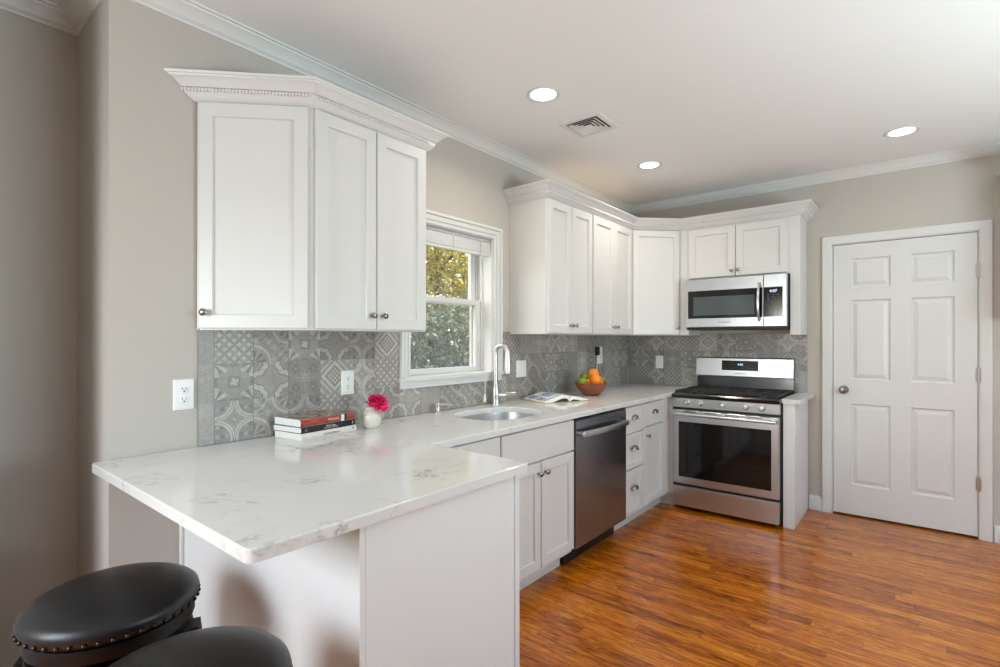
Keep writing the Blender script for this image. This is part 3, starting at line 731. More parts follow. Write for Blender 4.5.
# ------------------------------------------------------------------ tile backsplash
LAY = {0: [7, 0, 1, 2, 3, 4, 5], 1: [7, 2, 3, 6, 5, 4, 0], 2: [7, 4, 1, 4, 0, 1, 3]}   # rows from the top
P_ = .1572
def tiles(name, label, s_list, fn, z0=.9152, ztop=1.392, skip=None, layout=None, seed=1, backing=None):
    rnd = random.Random(seed); zs_ = [1.392-.154, 1.392-.308, .9152]; tops = [1.392, 1.392-.154, 1.392-.308]
    vs, fs, uvs, mot, ton = [], [], [], [], []
    last = None; g = .0011
    for ci, (sa, sb, u0, u1) in enumerate(s_list):
        for r in range(3):
            za, zb = zs_[r], tops[r]
            k = layout[r][ci] if layout and ci < len(layout[r]) else rnd.choice([0, 1, 2, 3, 4, 5, 6, 4, 5, 7])
            if u1-u0 < .5: k = 7 if ci == 0 else k
            tn = rnd.random()
            pieces = [(sa, sb, za, zb)] if skip is None else skip(sa, sb, za, zb)
            for (pa, pb, pz0, pz1) in pieces:
                if pb-pa < .004 or pz1-pz0 < .004: continue
                q = lambda t: u0+(u1-u0)*(t-sa)/(sb-sa)
                vz = lambda z: 1-(tops[r]-z)/.154
                b_ = len(vs); a0, a1, c0, c1 = pa+g, pb-g, pz0+g, pz1-g
                vs += [fn(a0, .009, c0), fn(a1, .009, c0), fn(a1, .009, c1), fn(a0, .009, c1), fn(a0, .004, c0), fn(a1, .004, c0), fn(a1, .004, c1), fn(a0, .004, c1)]
                F = [(0, 1, 2, 3), (0, 4, 5, 1), (1, 5, 6, 2), (2, 6, 7, 3), (3, 7, 4, 0)]
                U4 = {0: (q(a0), vz(c0)), 1: (q(a1), vz(c0)), 2: (q(a1), vz(c1)), 3: (q(a0), vz(c1))}
                for ff in F:
                    fs.append(tuple(b_+i for i in ff)); uvs += [U4[i % 4] for i in ff]; mot.append(k); ton.append(tn)
    nt_ = len(fs)
    for (pa, pb, pz0, pz1) in backing:
        b_ = len(vs); h = .0078
        vs += [fn(pa, h, pz0), fn(pb, h, pz0), fn(pb, h, pz1), fn(pa, h, pz1), fn(pa, .0005, pz0), fn(pb, .0005, pz0), fn(pb, .0005, pz1), fn(pa, .0005, pz1)]
        for ff in [(0, 1, 2, 3), (0, 4, 5, 1), (1, 5, 6, 2), (2, 6, 7, 3), (3, 7, 4, 0)]:
            fs.append(tuple(b_+i for i in ff)); uvs += [(0, 0)]*4; mot.append(7); ton.append(.5)
    me = bpy.data.meshes.new(name); me.from_pydata([tuple(v) for v in vs], [], fs)
    uvl = me.uv_layers.new(name='UVMap')
    for i, u in enumerate(uvs): uvl.data[i].uv = u
    for nm, dat in (('motif', mot), ('tone', ton)):
        a = me.attributes.new(nm, 'FLOAT', 'FACE'); a.data.foreach_set('value', dat)
    me.materials.append(M['tile']); me.materials.append(M['grout'])
    for i, p in enumerate(me.polygons): p.material_index = 1 if i >= nt_ else 0
    bm = bmesh.new(); bm.from_mesh(me); bmesh.ops.recalc_face_normals(bm, faces=bm.faces); bm.to_mesh(me); bm.free()
    o = bpy.data.objects.new(name, me); COL.objects.link(o); return tag(o, label, 'backsplash')
cols_ = [(-3.884, -3.826, .63, 1.0)]; x = -3.826
while x < -.012-P_: cols_.append((x, x+P_, 0, 1)); x += P_
cols_.append((x, -.012, 0, (-.012-x)/P_))
wl, wr, wb = WX0-.0765, WX1+.0765, WZ0-.0505
def cut_window(sa, sb, za, zb):
    out = []
    if sb <= wl or sa >= wr or zb <= wb: return [(sa, sb, za, zb)]
    if sa < wl: out.append((sa, wl, za, zb))
    if sb > wr: out.append((wr, sb, za, zb))
    if za < wb: out.append((max(sa, wl), min(sb, wr), za, wb))
    return out
tiles('tile_backsplash', 'grey patchwork patterned tile backsplash along the window wall', cols_, lambda s_, h, z: (s_, -h, z), skip=cut_window, layout=LAY, seed=11,
      backing=[(-3.885, wl, .9152, 1.374), (wl, wr, .9152, wb), (wr, -.0095, .9152, 1.374)])
cols2 = [(.0095, .045, .75, 1)]; y = .045
while y < 1.515-P_: cols2.append((y, y+P_, 0, 1)); y += P_
cols2.append((y, 1.515, 0, (1.515-y)/P_))
tiles('tile_backsplash', 'grey patchwork patterned tile backsplash behind the range', cols2, lambda s_, h, z: (-h, -s_, z), seed=23, backing=[(.0095, 1.516, .9152, 1.374)])

# ------------------------------------------------------------------ outlets and switches
def outlet(T, label, kind='outlet', w_=.072, h_=.118):
    p = T @ Vector((0, 0, 0))
    o = thing('wall_outlet' if kind == 'outlet' else 'wall_switch', p, label, 'outlet' if kind == 'outlet' else 'switch')
    pl = MB(T @ Matrix.Translation((-w_/2, -.006, -h_/2))).panel(w_, h_, .006, [(.006, -.0005)], edge=.003).build('cover_plate', 'plate', o, smooth=25)
    if kind == 'outlet':
        for dz in (.0195, -.0195):
            A = T.to_3x3().to_4x4() @ Matrix.Rotation(PI/2, 4, 'X')
            MB().lathe([(.0165, 0), (.0165, .0015), (.015, .002)], T @ Vector((0, -.0064, dz)), A, 20).build('receptacle', 'plate', o)
            m = MB(T); m.box(-.0075, -.005, -.0092, -.0084, dz+.001, dz+.008); m.box(.005, .0075, -.0092, -.0084, dz+.001, dz+.007); m.box(-.0025, .0025, -.0092, -.0084, dz-.009, dz-.004)
            m.build('slot', 'slot', o)
    elif kind == 'toggle':
        m = MB(T); m.box(-.004, .004, -.016, -.006, -.006, .008, .001); m.build('toggle', 'plate', o)
    elif kind == 'rocker':
        for dx in ((-.026, .026) if w_ > .1 else (0,)):
            MB(T).box(dx-.0165, dx+.0165, -.0085, -.006, -.033, .033, .001).build('rocker', 'plate', o)
    return o
outlet(frame(-3.934, -.0005, 1.124), 'white wall outlet on the painted wall beside the tiles')
outlet(frame(-3.207, -.0095, 1.124), 'white wall outlet on the tiles above the stacked books')
outlet(frame(-1.775, -.0095, 1.13), 'white double switch plate on the tiles between faucet and open book', 'rocker', .114, .118)
o = outlet(frame(-.615, -.0095, 1.20), 'white wall outlet on the tiles above the fruit bowl, with a dark block for its shadow', 'outlet', .09, .15)
m = MB(); m.box(-.70, -.672, -.045, -.0095, 1.20, 1.275, .004); m.build('shadow_block', 'dark', o)  # dark block standing in for the shadow beside the plate
MB().tube([(-.686, -.03, 1.2), (-.688, -.026, 1.12), (-.69, -.02, 1.03), (-.69, -.016, .95)], .0035, 8).build('reflection_strip', 'plate', o)  # pale tube in place of the lighter reflection underneath
outlet(frame(-.0095, -.312, 1.127, -90), 'white toggle switch plate on the tiles between the corner and the range', 'toggle')

# ------------------------------------------------------------------ dishwasher
d = thing('dishwasher', (-1.79, -.3, 0), 'stainless steel dishwasher between the sink cabinet and the drawers', 'dishwasher')
a, b = -2.119, -1.452
MB().box(a, b, -.63, -.02, .10, .876).build('tub', 'dark', d)
MB().box(a+.003, b-.003, -.662, -.631, .118, .862, .004, seg=2).build('door', 'steeldark', d)
MB().box(a+.003, b-.003, -.655, -.6312, .8625, .876, .002).build('control_strip', 'dark', d)
m = MB(); N = 16; rr = []
for k in range(N+1):
    t = k/N; xx = a+.045+(b-a-.09)*t; bow = .030+.016*math.sin(PI*t)
    yy = -.662-bow; rr.append([(xx, yy, .766), (xx, yy-.010, .768), (xx, yy-.013, .785), (xx, yy-.010, .802), (xx, yy, .804)])
m.rings(rr)
for xx in (a+.05, b-.05): m.box(xx-.012, xx+.012, -.700, -.660, .772, .798, .003)
m.build('handle', 'steel', d, smooth=50)
m = MB(); m.box(a+.01, b-.01, -.575, -.55, .002, .099, .002); m.build('toe_kick', 'dark', d)

# ------------------------------------------------------------------ range
RL, RR_ = -.680, -1.444
g = thing('range', (-.35, -1.06, 0), 'freestanding stainless steel gas range with black cooktop', 'range')
MB().box(-.615, -.018, RR_, RL, .03, .885, .002).build('body', 'dark', g)
for x_, y_ in ((-.58, RL-.04), (-.58, RR_+.04), (-.06, RL-.04), (-.06, RR_+.04)):
    MB().lathe([(.018, 0), (.018, .012), (.01, .012), (.01, .032)], (x_, y_, .0005), seg=14).build('foot', 'dark', g)
m = MB(); m.rings([[(-.668, RL, .882), (-.668, RR_, .882), (-.06, RR_, .882), (-.06, RL, .882)], [(-.672, RL, .905), (-.672, RR_, .905), (-.06, RR_, .905), (-.06, RL, .905)],
    [(-.664, RL-.006, .914), (-.664, RR_+.006, .914), (-.06, RR_+.006, .914), (-.06, RL-.006, .914)], [(-.63, RL-.03, .914), (-.63, RR_+.03, .914), (-.10, RR_+.03, .914), (-.10, RL-.03, .914)],
    [(-.62, RL-.045, .902), (-.62, RR_+.045, .902), (-.115, RR_+.045, .902), (-.115, RL-.045, .902)]])
m.build('cooktop', 'enamel', g, smooth=30)
for (bx, by, br) in ((-.47, -.83, .045), (-.47, -1.29, .05), (-.24, -.83, .04), (-.24, -1.29, .04), (-.36, -1.06, .048)):
    bu = MB().lathe([(br, 0), (br, .008), (br*.8, .010)], (bx, by, .9025), seg=22).build('burner', 'knob', g)
    MB().lathe([(br*.72, .0105), (br*.75, .018), (br*.5, .021)], (bx, by, .9025), seg=22).build('burner_cap', 'iron', bu)
def grate(y0, y1, parent):
    m = MB(); zt = .936; x0, x1 = -.635, -.10; w2 = .006
    for y_ in (y0, y1): m.box(x0, x1, y_-w2, y_+w2, zt-.014, zt, .003)
    for x_ in (x0, x1): m.box(x_-w2, x_+w2, y0, y1, zt-.014, zt, .003)
    ym = (y0+y1)/2; m.box(x0, x1, ym-w2, ym+w2, zt-.012, zt, .003)
    for x_ in (-.53, -.47, -.41, -.30, -.24, -.18): m.box(x_-.005, x_+.005, y0, y1, zt-.012, zt, .002)
    for x_ in (x0, x1):
        for y_ in (y0, y1): m.box(x_-.008, x_+.008, y_-.008, y_+.008, .9145 if x_ == x0 else .9145, zt-.010, .002)
    m.build('grate', 'iron', parent, smooth=30)
yy = [RL-.02, RL-.275, RL-.283, RR_+.283, RR_+.275, RR_+.02]
for k in range(3): grate(yy[2*k], yy[2*k+1], g)
cpn = MB().rings([[(-.652, RL, .804), (-.652, RR_, .804), (-.618, RR_, .804), (-.618, RL, .804)], [(-.664, RL, .808), (-.664, RR_, .808), (-.618, RR_, .808), (-.618, RL, .808)],
    [(-.666, RL, .877), (-.666, RR_, .877), (-.618, RR_, .877), (-.618, RL, .877)], [(-.662, RL, .881), (-.662, RR_, .881), (-.618, RR_, .881), (-.618, RL, .881)]]).build('control_panel', 'steel', g, smooth=30)
for y_ in (-.795, -.893, -1.060, -1.222, -1.328):
    k = MB().lathe([(.026, 0), (.026, .004), (.020, .006), (.0195, .026), (.017, .030), (.004, .031)], (-.665, y_, .845), AX, 24).build('control_knob', 'chrome', g)
    MB().box(-.701, -.694, y_-.004, y_+.004, .828, .862, .002).build('knob_grip', 'steel', k)
T = frame(-.668, RL-.004, .206, -90); DW_, DH_ = abs(RR_-RL)-.008, .578
m = MB(T); GX0, GX1, GZ0, GZ1 = .048, DW_-.048, .056, .488
def rgr(x0, x1, z0, z1, y_): return [(x0, y_, z0), (x1, y_, z0), (x1, y_, z1), (x0, y_, z1)]
m.rings([rgr(0, DW_, 0, DH_, .05), rgr(0, DW_, 0, DH_, .004), rgr(.004, DW_-.004, .004, DH_-.004, 0), rgr(GX0, GX1, GZ0, GZ1, 0), rgr(GX0, GX1, GZ0, GZ1, .004)], cap1=False)
od = m.build('oven_door', 'steel', g, smooth=30)
MB(T).box(GX0, GX1, .003, .03, GZ0, GZ1).build('oven_window', 'ovenglass', od)
hb = MB(); zc = .757
hb.tube([(-.718, RL-.015, zc), (-.718, RR_+.015, zc)], .0115, 14)
for y_ in (RL-.04, RR_+.04): hb.box(-.716, -.666, y_-.009, y_+.009, zc-.008, zc+.008, .003)
hb.build('oven_handle', 'steel', od)
for k in range(4):
    ya = RL-.09-k*.155; MB().box(-.6695, -.667, ya-.095, ya, .771, .777).build('door_vent', 'slot', od)
MB().box(-.640, -.617, RR_+.004, RL-.004, .786, .803).build('trim_gap', 'dark', g)
MB().box(-.664, -.617, RR_+.004, RL-.004, .030, .186, .004, seg=2).build('storage_drawer', 'steel', g)
MB().box(-.640, -.617, RR_+.004, RL-.004, .1865, .2055).build('drawer_gap', 'dark', g)
# backguard
m = MB(); m.rings([[(-.058, RL+.002, .90), (-.058, RR_+.014, .90), (-.012, RR_+.014, .90), (-.012, RL+.002, .90)], [(-.052, RL+.002, 1.02), (-.052, RR_+.014, 1.02), (-.012, RR_+.014, 1.02), (-.012, RL+.002, 1.02)]])
m.build('backguard_riser', 'enamel', g)
TB = frame(0, 0, 0)
bgd = MB().rings([[(-.084, RL+.002, 1.022), (-.084, RR_+.012, 1.022), (-.012, RR_+.012, 1.022), (-.012, RL+.002, 1.022)], [(-.089, RL+.002, 1.03), (-.089, RR_+.012, 1.03), (-.012, RR_+.012, 1.03), (-.012, RL+.002, 1.03)],
    [(-.078, RL+.002, 1.176), (-.078, RR_+.012, 1.176), (-.012, RR_+.012, 1.176), (-.012, RL+.002, 1.176)], [(-.070, RL+.002, 1.186), (-.070, RR_+.012, 1.186), (-.012, RR_+.012, 1.186), (-.012, RL+.002, 1.186)]]).build('backguard', 'steel', g, smooth=30)
tilt = Matrix.Rotation(math.radians(-4.3), 4, 'X')
TD = frame(-.0845, -1.035, 1.118, -90) @ tilt
m = MB(TD).box(-.142, .142, -.003, .002, -.041, .041, .001)
for r_i, z_ in enumerate((.026, .006, -.022)):
    for k in range(12):
        x_ = -.128+k*.023
        if -.03 < x_ < .045 and r_i < 2: continue
        if r_i == 0 and k > 3: continue
        wdt = random.uniform(.003, .0065); m.box(x_-wdt, x_+wdt, -.0036, -.0029, z_-.0018, z_+.0018, 0, 1)
dsp = m.build('display_panel', ['display', 'lettergrey'], bgd)
text_mesh('clock_digits', '4:05', .026, TD @ Matrix.Translation((.005, -.0036, .008)) @ Matrix.Rotation(PI/2, 4, 'X'), 'digits', dsp, .0003)
text_mesh('brand_lettering', 'SAMSUNG', .017, frame(-.0885, -1.04, 1.050, -90) @ tilt @ Matrix.Rotation(PI/2, 4, 'X'), 'lettergrey', bgd, .0006, xs=1.15)

# ------------------------------------------------------------------ microwave
ML, MR, MZ0, MZ1 = -.690, -1.442, 1.425, 1.832
g = thing('microwave', (-.2, -1.06, MZ0), 'over-the-range stainless steel microwave with black window', 'microwave')
MB().box(-.362, -.012, MR+.002, ML-.002, MZ0-.008, MZ1-.001, .003).build('body', 'dark', g)
Ys = -1.284
T = frame(-.402, ML, MZ0+.012, -90); Wd, Hd = abs(Ys-ML)-.001, MZ1-MZ0-.012
m = MB(T); wx0, wx1, wz0, wz1 = .024, Wd-.004, .072, .298
m.rings([rgr(0, Wd, 0, Hd, .039), rgr(0, Wd, 0, Hd, .006), rgr(.004, Wd-.001, .004, Hd-.006, 0), rgr(wx0, wx1, wz0, wz1, 0), rgr(wx0, wx1, wz0, wz1, .003)], cap1=False)
md = m.build('door', 'steel', g, smooth=30)
wb_ = MB(T).box(wx0, wx1, .0025, .02, wz0, wz1).build('window_border', 'display', md)
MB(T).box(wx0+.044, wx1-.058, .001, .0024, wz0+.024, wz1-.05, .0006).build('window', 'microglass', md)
hb = MB(); N = 14
hb.rings([[(-.404-.036*math.sin(PI*k/N)**.6-.002, Ys+.028+dy, MZ0+.052+.296*k/N) for dy in (-.009, .009)]+[(-.414-.036*math.sin(PI*k/N)**.6-.002, Ys+.028+dy, MZ0+.052+.296*k/N) for dy in (.007, -.007)] for k in range(N+1)])
hb.build('handle', 'steel', md, smooth=50)
T2 = frame(-.402, Ys-.0005, MZ0+.012, -90); W2 = abs(MR-Ys)-.0005
cpn = MB(T2).panel(W2, Hd, .039, [(.006, 0)], edge=.004).build('control_panel', 'steel', g, smooth=30)
m = MB(T2).box(.001, W2-.027, -.002, .001, wz0, wz1, .0006)
for r_ in range(10):
    for c_ in range(3):
        if random.random() < .15: continue
        h_ = .0022 if r_ in (0, 8, 9) else random.choice((.0018, .0035)); x_ = .034+c_*.032
        m.box(x_-.007, x_+.007, -.0026, -.0019, .09+r_*.0165-h_, .09+r_*.0165+h_, 0, 1)
kp = m.build('keypad', ['display', 'lettergrey'], cpn)
text_mesh('clock_digits', '4:07', .030, upright(-.4045, Ys-.068, MZ0+.012+wz1-.032, -90), 'digits', kp, .0003)
text_mesh('brand_lettering', 'SAMSUNG', .018, upright(-.4025, -1.0, MZ0+.05, -90), 'lettergrey', md, .0006, xs=1.15)
MB().box(-.372, -.363, MR+.002, ML-.002, MZ0-.006, MZ0+.0115, .002).build('vent_grille', 'dark', g)

# ------------------------------------------------------------------ ceiling lights and vent
def can(x, y, label, power=CAN_POWER):
    o = thing('recessed_light', (x, y, H), label, 'ceiling light', 'recessed ceiling lights')
    MB().lathe([(.088, -.0005), (.088, -.004), (.084, -.006), (.070, -.004), (.066, -.0005)], (x, y, H), seg=40, cap0=False, cap1=False).build('trim_ring', 'trim', o)
    MB().lathe([(.0655, -.001), (.0655, -.0025), (.055, -.003)], (x, y, H), seg=36).build('lens', 'lamp', o)
    l = light('can_lamp', 'AREA', (x, y, H-.012), power, CAN_COLOR, (x, y, 0), shape='DISK', size=.12)
    l.data.spread = math.radians(150)
can(-2.470, -.677, 'round recessed ceiling light above the sink, largest of the three in view', 5.6)
can(-1.078, -.667, 'round recessed ceiling light over the corner cabinets, smallest of the three', 4.8)
can(-.676, -2.12, 'round recessed ceiling light in front of the white door', .8)
v = thing('ceiling_vent', (-1.981, -.672, H), 'square white louvred air vent in the ceiling above the sink', 'vent')
vx, vy = -1.981, -.672
def sq(h, z): return [(vx-h, vy-h, z), (vx+h, vy-h, z), (vx+h, vy+h, z), (vx-h, vy+h, z)]
MB().rings([sq(.135, H-.0005), sq(.135, H-.004), sq(.131, H-.008), sq(.104, H-.010), sq(.100, H-.0005)], cap0=False, cap1=False).build('frame', 'trim', v)
MB().rings([sq(.1, H-.0006), sq(.1, H-.001)]).build('duct', 'ventgap', v)
for k, h in enumerate((.092, .070, .048, .026)):
    lv = MB(); lv.rings([sq(h, H-.011), sq(h-.0005, H-.013), sq(h-.021, H-.003), sq(h-.020, H-.002)], cap0=False, cap1=(k == 3)); lv.build('louvre', 'trim', v)

# ------------------------------------------------------------------ bar stools
def stool(x, y, label, rot):
    o = thing('bar_stool', (x, y, 0), label, 'stool', 'bar stools at the peninsula'); R = .192
    prof = [(.165, .615), (R-.008, .617), (R, .628), (R+.004, .642), (R, .656), (R-.012, .667), (R-.04, .679), (R-.09, .689), (R-.14, .694), (.02, .696)]
    cu = MB().lathe(prof, (x, y, 0), seg=56).build('cushion', 'leather', o, smooth=60)
    m = MB()
    for k in range(44):
        a = 2*PI*k/44+.03; m.sphere((x+(R+.001)*math.cos(a), y+(R+.001)*math.sin(a), .628), .0058, 8, 6, sc=(1, 1, 1))
    m.build('nailhead_trim', 'nail', cu)
    MB().lathe([(.10, .575), (.172, .575), (.182, .578), (.184, .585), (.182, .612), (.16, .6145)], (x, y, 0), seg=56).build('apron', 'blackwood', o, smooth=35)
    MB().lathe([(.07, .552), (.12, .552), (.12, .5745), (.07, .5745)], (x, y, 0), seg=32).build('swivel', 'dark', o, smooth=35)
    m = MB().lathe([(.12, .50), (.172, .50), (.180, .503), (.180, .545), (.176, .5515), (.12, .5515)], (x, y, 0), seg=56); m.build('seat_frame', 'blackwood', o, smooth=35)
    for k in range(4):
        a = rot+PI/2*k+PI/4; ca, sa = math.cos(a), math.sin(a); t = Vector((-sa, ca, 0)); rr = []
        for z_, rd, hw in ((.540, .182, .030), (.50, .186, .030), (.40, .190, .024), (.22, .203, .021), (.08, .222, .019), (.0005, .236, .019)):
            c0 = Vector((x+rd*ca, y+rd*sa, z_)); n = Vector((ca, sa, 0))
            rr.append([c0+t*hw+n*.014, c0-t*hw+n*.014, c0-t*hw-n*.016, c0+t*hw-n*.016])
        MB().rings(rr).build('leg', 'blackwood', o, smooth=25)
    N = 40; MB().rings([[(x+(.200+rr_*math.cos(q))*math.cos(2*PI*k/N), y+(.200+rr_*math.cos(q))*math.sin(2*PI*k/N), .20+rr_*math.sin(q)) for q in (0, PI/3, 2*PI/3, PI, 4*PI/3, 5*PI/3) for rr_ in (.012,)] for k in range(N)], wrap=True).build('footrest', 'nail', o)
    return o
stool(-4.288, -.545, 'black leather bar stool with a row of nailheads, the one beside the wall', .35)
stool(-4.302, -1.072, 'black leather bar stool at the free end of the peninsula, just its seat showing', .1)

# ------------------------------------------------------------------ books, vase, rose
ba = math.degrees(math.atan2(.035, .288)); bz = Z0
def book(label, z0, th, L_, Wd_, cover, dx=0, dy=0, da=0, title=None, edges='paper', spine=None):
    T = frame(-3.568, -.221, z0, ba+da) @ Matrix.Translation((dx, dy, 0))
    o = thing('book', T @ Vector((L_/2, Wd_/2, 0)), label, 'book', 'books stacked on the counter')
    MB(T).box(.002, L_-.003, .004, Wd_-.004, .002, th-.002).build('page_block', edges, o)
    m = MB(T); m.box(0, L_, .003, Wd_, 0, .0022, .0005); m.box(0, L_, .003, Wd_, th-.0022, th, .0005); m.build('cover', cover if not isinstance(cover, tuple) else cover[1], o)
    N = 6; rr = [[(0, .004-.006*math.sin(PI*k/N), th*k/N) for k in range(N+1)], [(L_, .004-.006*math.sin(PI*k/N), th*k/N) for k in range(N+1)]]
    inner = [[(px, py+.003, pz) for px, py, pz in r] for r in rr]
    m = MB(T); m.rings([rr[0]+inner[0][::-1], rr[1]+inner[1][::-1]]); sp_ = m.build('spine', spine or (cover if not isinstance(cover, tuple) else cover[0]), o, smooth=50)
    return o, sp_, T
def spine_text(sp_, T, x, z, body, size, mt, xs=1.0):
    text_mesh('spine_title', body, size, T @ Matrix.Translation((x, -.0024, z)) @ Matrix.Rotation(PI/2, 4, 'X'), mt, sp_, .0005, xs=xs)
o, sp_, T = book('white hardback book at the bottom of the stack of three', bz, .0285, .292, .19, 'whitecover')
spine_text(sp_, T, .150, .0135, 'LIVERMAN', .012, 'lettergrey', 1.5)
MB(T).lathe([(.004, 0), (.004, .0006)], (.27, -.0022, .018), Matrix.Rotation(PI/2, 4, 'X'), 12).build('spine_mark', 'lettergrey', sp_)
o, sp_, T = book('black hardback book in the middle of the stack of three', bz+.0288, .0265, .29, .192, 'blackcover', dx=-.002, dy=.0015, da=.6)
spine_text(sp_, T, .150, .0175, "What's Gaby", .009, 'letterwhite', 1.1); spine_text(sp_, T, .150, .0085, 'COOKING  RECIPES', .007, 'letterwhite', 1.2)
m = MB(T); A = Matrix.Rotation(PI/2, 4, 'X'); m.lathe([(.008, 0), (.008, .0007)], (.022, -.0018, .013), A, 18); m.build('spine_emblem', 'lettergrey', sp_)
MB(T).box(.272, .275, -.0028, -.0018, .008, .02).build('spine_mark', 'letterwhite', sp_)
o, sp_, T = book('red hardback book on top of the stack, with a white title', bz+.0288+.0268, .033, .285, .188, ('redcover', 'bluecover'), dx=-.004, dy=.002, da=-.8)
spine_text(sp_, T, .165, .0165, 'ITALIAN', .0135, 'letterwhite', 1.15)
MB(T).box(.205, .222, -.0032, -.0016, .002, .031).build('spine_picture', 'paper', sp_)
MB(T).box(.226, .236, -.0032, -.0016, .002, .031).build('spine_picture', 'olive', sp_)
MB(T).box(.001, .284, .001, .187, .0330, .0335).build('cover_picture', 'coverphoto', o)

vx_, vy_ = -3.178, -.163
va = MB().lathe([(.030, 0), (.034, .002), (.042, .015), (.049, .040), (.0495, .055), (.044, .072), (.033, .083), (.0275, .088), (.0275, .097), (.0285, .099), (.025, .099), (.023, .090), (.024, .08)], (vx_, vy_, Z0), seg=40).build('vase', 'ceramic', smooth=60, loc=(vx_, vy_, Z0))
tag(va, 'small round cream ceramic vase beside the stack of books', 'vase')
rs = thing('rose', (vx_, vy_, Z0+.09), 'single bright pink rose with a green leaf in the small vase', 'flower')
hx, hy, hz = vx_+.016, vy_-.034, 1.046
MB().tube([(vx_, vy_, Z0+.082), (vx_+.002, vy_-.006, Z0+.1), (hx-.002, hy+.008, hz-.028)], .0025, 8).build('stem', 'green', rs)
m = MB(); rn = random.Random(3); up = Vector((.12, -.5, .85)).normalized()
qa = up.to_track_quat('Z', 'Y').to_matrix().to_4x4()
for ring_, (n, rad, tilt_, sz, zz) in enumerate(((3, .005, .15, .020, .016), (5, .011, .42, .028, .010), (6, .018, .75, .034, .002), (7, .022, 1.1, .038, -.008), (7, .020, 1.5, .036, -.016))):
    for k in range(n):
        a = 2*PI*k/n+ring_*.5+rn.uniform(-.15, .15); rr = []
        for i in range(6):
            t = i/5; wdt = sz*.95*math.sin(PI*(.18+.72*t))**.7*(1 if t < 1 else .6); ph = tilt_*t*1.15
            out = rad*.4+sz*math.sin(ph)*t; hh = sz*t*math.cos(ph*.9)+zz
            row = []
            for j in range(7):
                s_ = (j-3)/3; aa = a+s_*wdt/(max(.012, rad+out)*1.3); curl = (.004*math.sin(j*2.1+k)*t)
                row.append(Vector((hx, hy, hz-.012)) + qa @ Vector(((out+rad*.5)*math.cos(aa), (out+rad*.5)*math.sin(aa), hh+curl-abs(s_)*.004*t)))
            rr.append(row)
        m.rings(rr, close=False, cap0=False, cap1=False)
m.build('bloom', 'petal', rs, smooth=80)
m = MB()
for (dx, dy, dz, a) in ((-.026, .0, .0, 2.6), (-.014, .012, -.006, 2.0), (-.012, -.012, .006, 3.4)):
    p0 = Vector((vx_+.002, vy_-.006, Z0+.108)); p1 = Vector((vx_+dx, vy_+dy, Z0+.122+dz)); d_ = p1-p0; sd = d_.cross(Vector((0, 0, 1))).normalized()
    rr = [[p0+d_*t*1.3+sd*wv_*s_+Vector((0, 0, .003*abs(s_))) for s_ in (-1, 0, 1)] for t, wv_ in ((0, .002), (.3, .011), (.6, .013), (.85, .008), (1, .001))]
    m.rings(rr, close=False, cap0=False, cap1=False)
m.build('leaf', 'green', rs, smooth=80)

# ------------------------------------------------------------------ open book
ob = thing('open_book', (-1.69, -.30, Z0), 'open book with a mustard cover lying on the counter before the fruit bowl', 'book')
ang = math.degrees(math.atan2(-.375, .927)); T = frame(-1.708, -.375, Z0, ang); L_ = .285
m = MB(T); m.box(-.212, -.012, 0, L_, 0, .003, .0008); m.box(.012, .172, 0, L_, 0, .003, .0008); m.box(-.0118, .0118, .0, L_, 0.0002, .003, .0008); m.build('cover', 'mustard', ob)
def page_curve(sgn, wd, hmax, n=12):
    out = []
    for k in range(n+1):
        t = k/n; out.append((sgn*(.001+wd*t), .006+hmax*(math.sin(PI*min(1, t*1.0)**.55)**.9)*(1-t*.55)+.010*(1-t)*0+.004))
    return out
for sgn, wd, hm in ((-1, .198, .044), (1, .155, .030)):
    top = page_curve(sgn, wd, hm); bot = [(x_, max(.0035, z_-.020-.002*k/12) if k > 0 else .0035) for k, (x_, z_) in enumerate(top)]
    m = MB(T); sec = top+bot[::-1]
    m.rings([[(x_, .004, z_) for x_, z_ in sec], [(x_, L_-.004, z_) for x_, z_ in sec]])
    pg = m.build('page_block', 'paper', ob, smooth=50)
    MB(T).rings([[(x_, .012, z_) for x_, z_ in [(bot[k][0], bot[k][1]-.001) for k in range(1, 12)]+[(bot[k][0], .0032) for k in range(11, 0, -1)]], [(x_, L_-.012, z_) for x_, z_ in [(bot[k][0], bot[k][1]-.001) for k in range(1, 12)]+[(bot[k][0], .0032) for k in range(11, 0, -1)]]]).build('lining', 'olive', ob, smooth=50)
    if sgn < 0:
        m = MB(T)
        def tz(x_):
            for k in range(12):
                if top[k+1][0] <= x_ <= top[k][0]: u_ = (x_-top[k][0])/(top[k+1][0]-top[k][0]); return top[k][1]+(top[k+1][1]-top[k][1])*u_
            return top[-1][1]
        def patch(xa, xb, ya, yb):
            n = 10; m.rings([[(xa+(xb-xa)*k/n, ya, tz(xa+(xb-xa)*k/n)+.0006) for k in range(n+1)], [(xa+(xb-xa)*k/n, yb, tz(xa+(xb-xa)*k/n)+.0006) for k in range(n+1)]], close=False, cap0=False, cap1=False)
        patch(-.19, -.03, .03, .055); patch(-.19, -.14, .065, .15); patch(-.12, -.03, .08, .20); patch(-.19, -.13, .17, .26)
        m.build('printed_picture', 'printblue', pg)

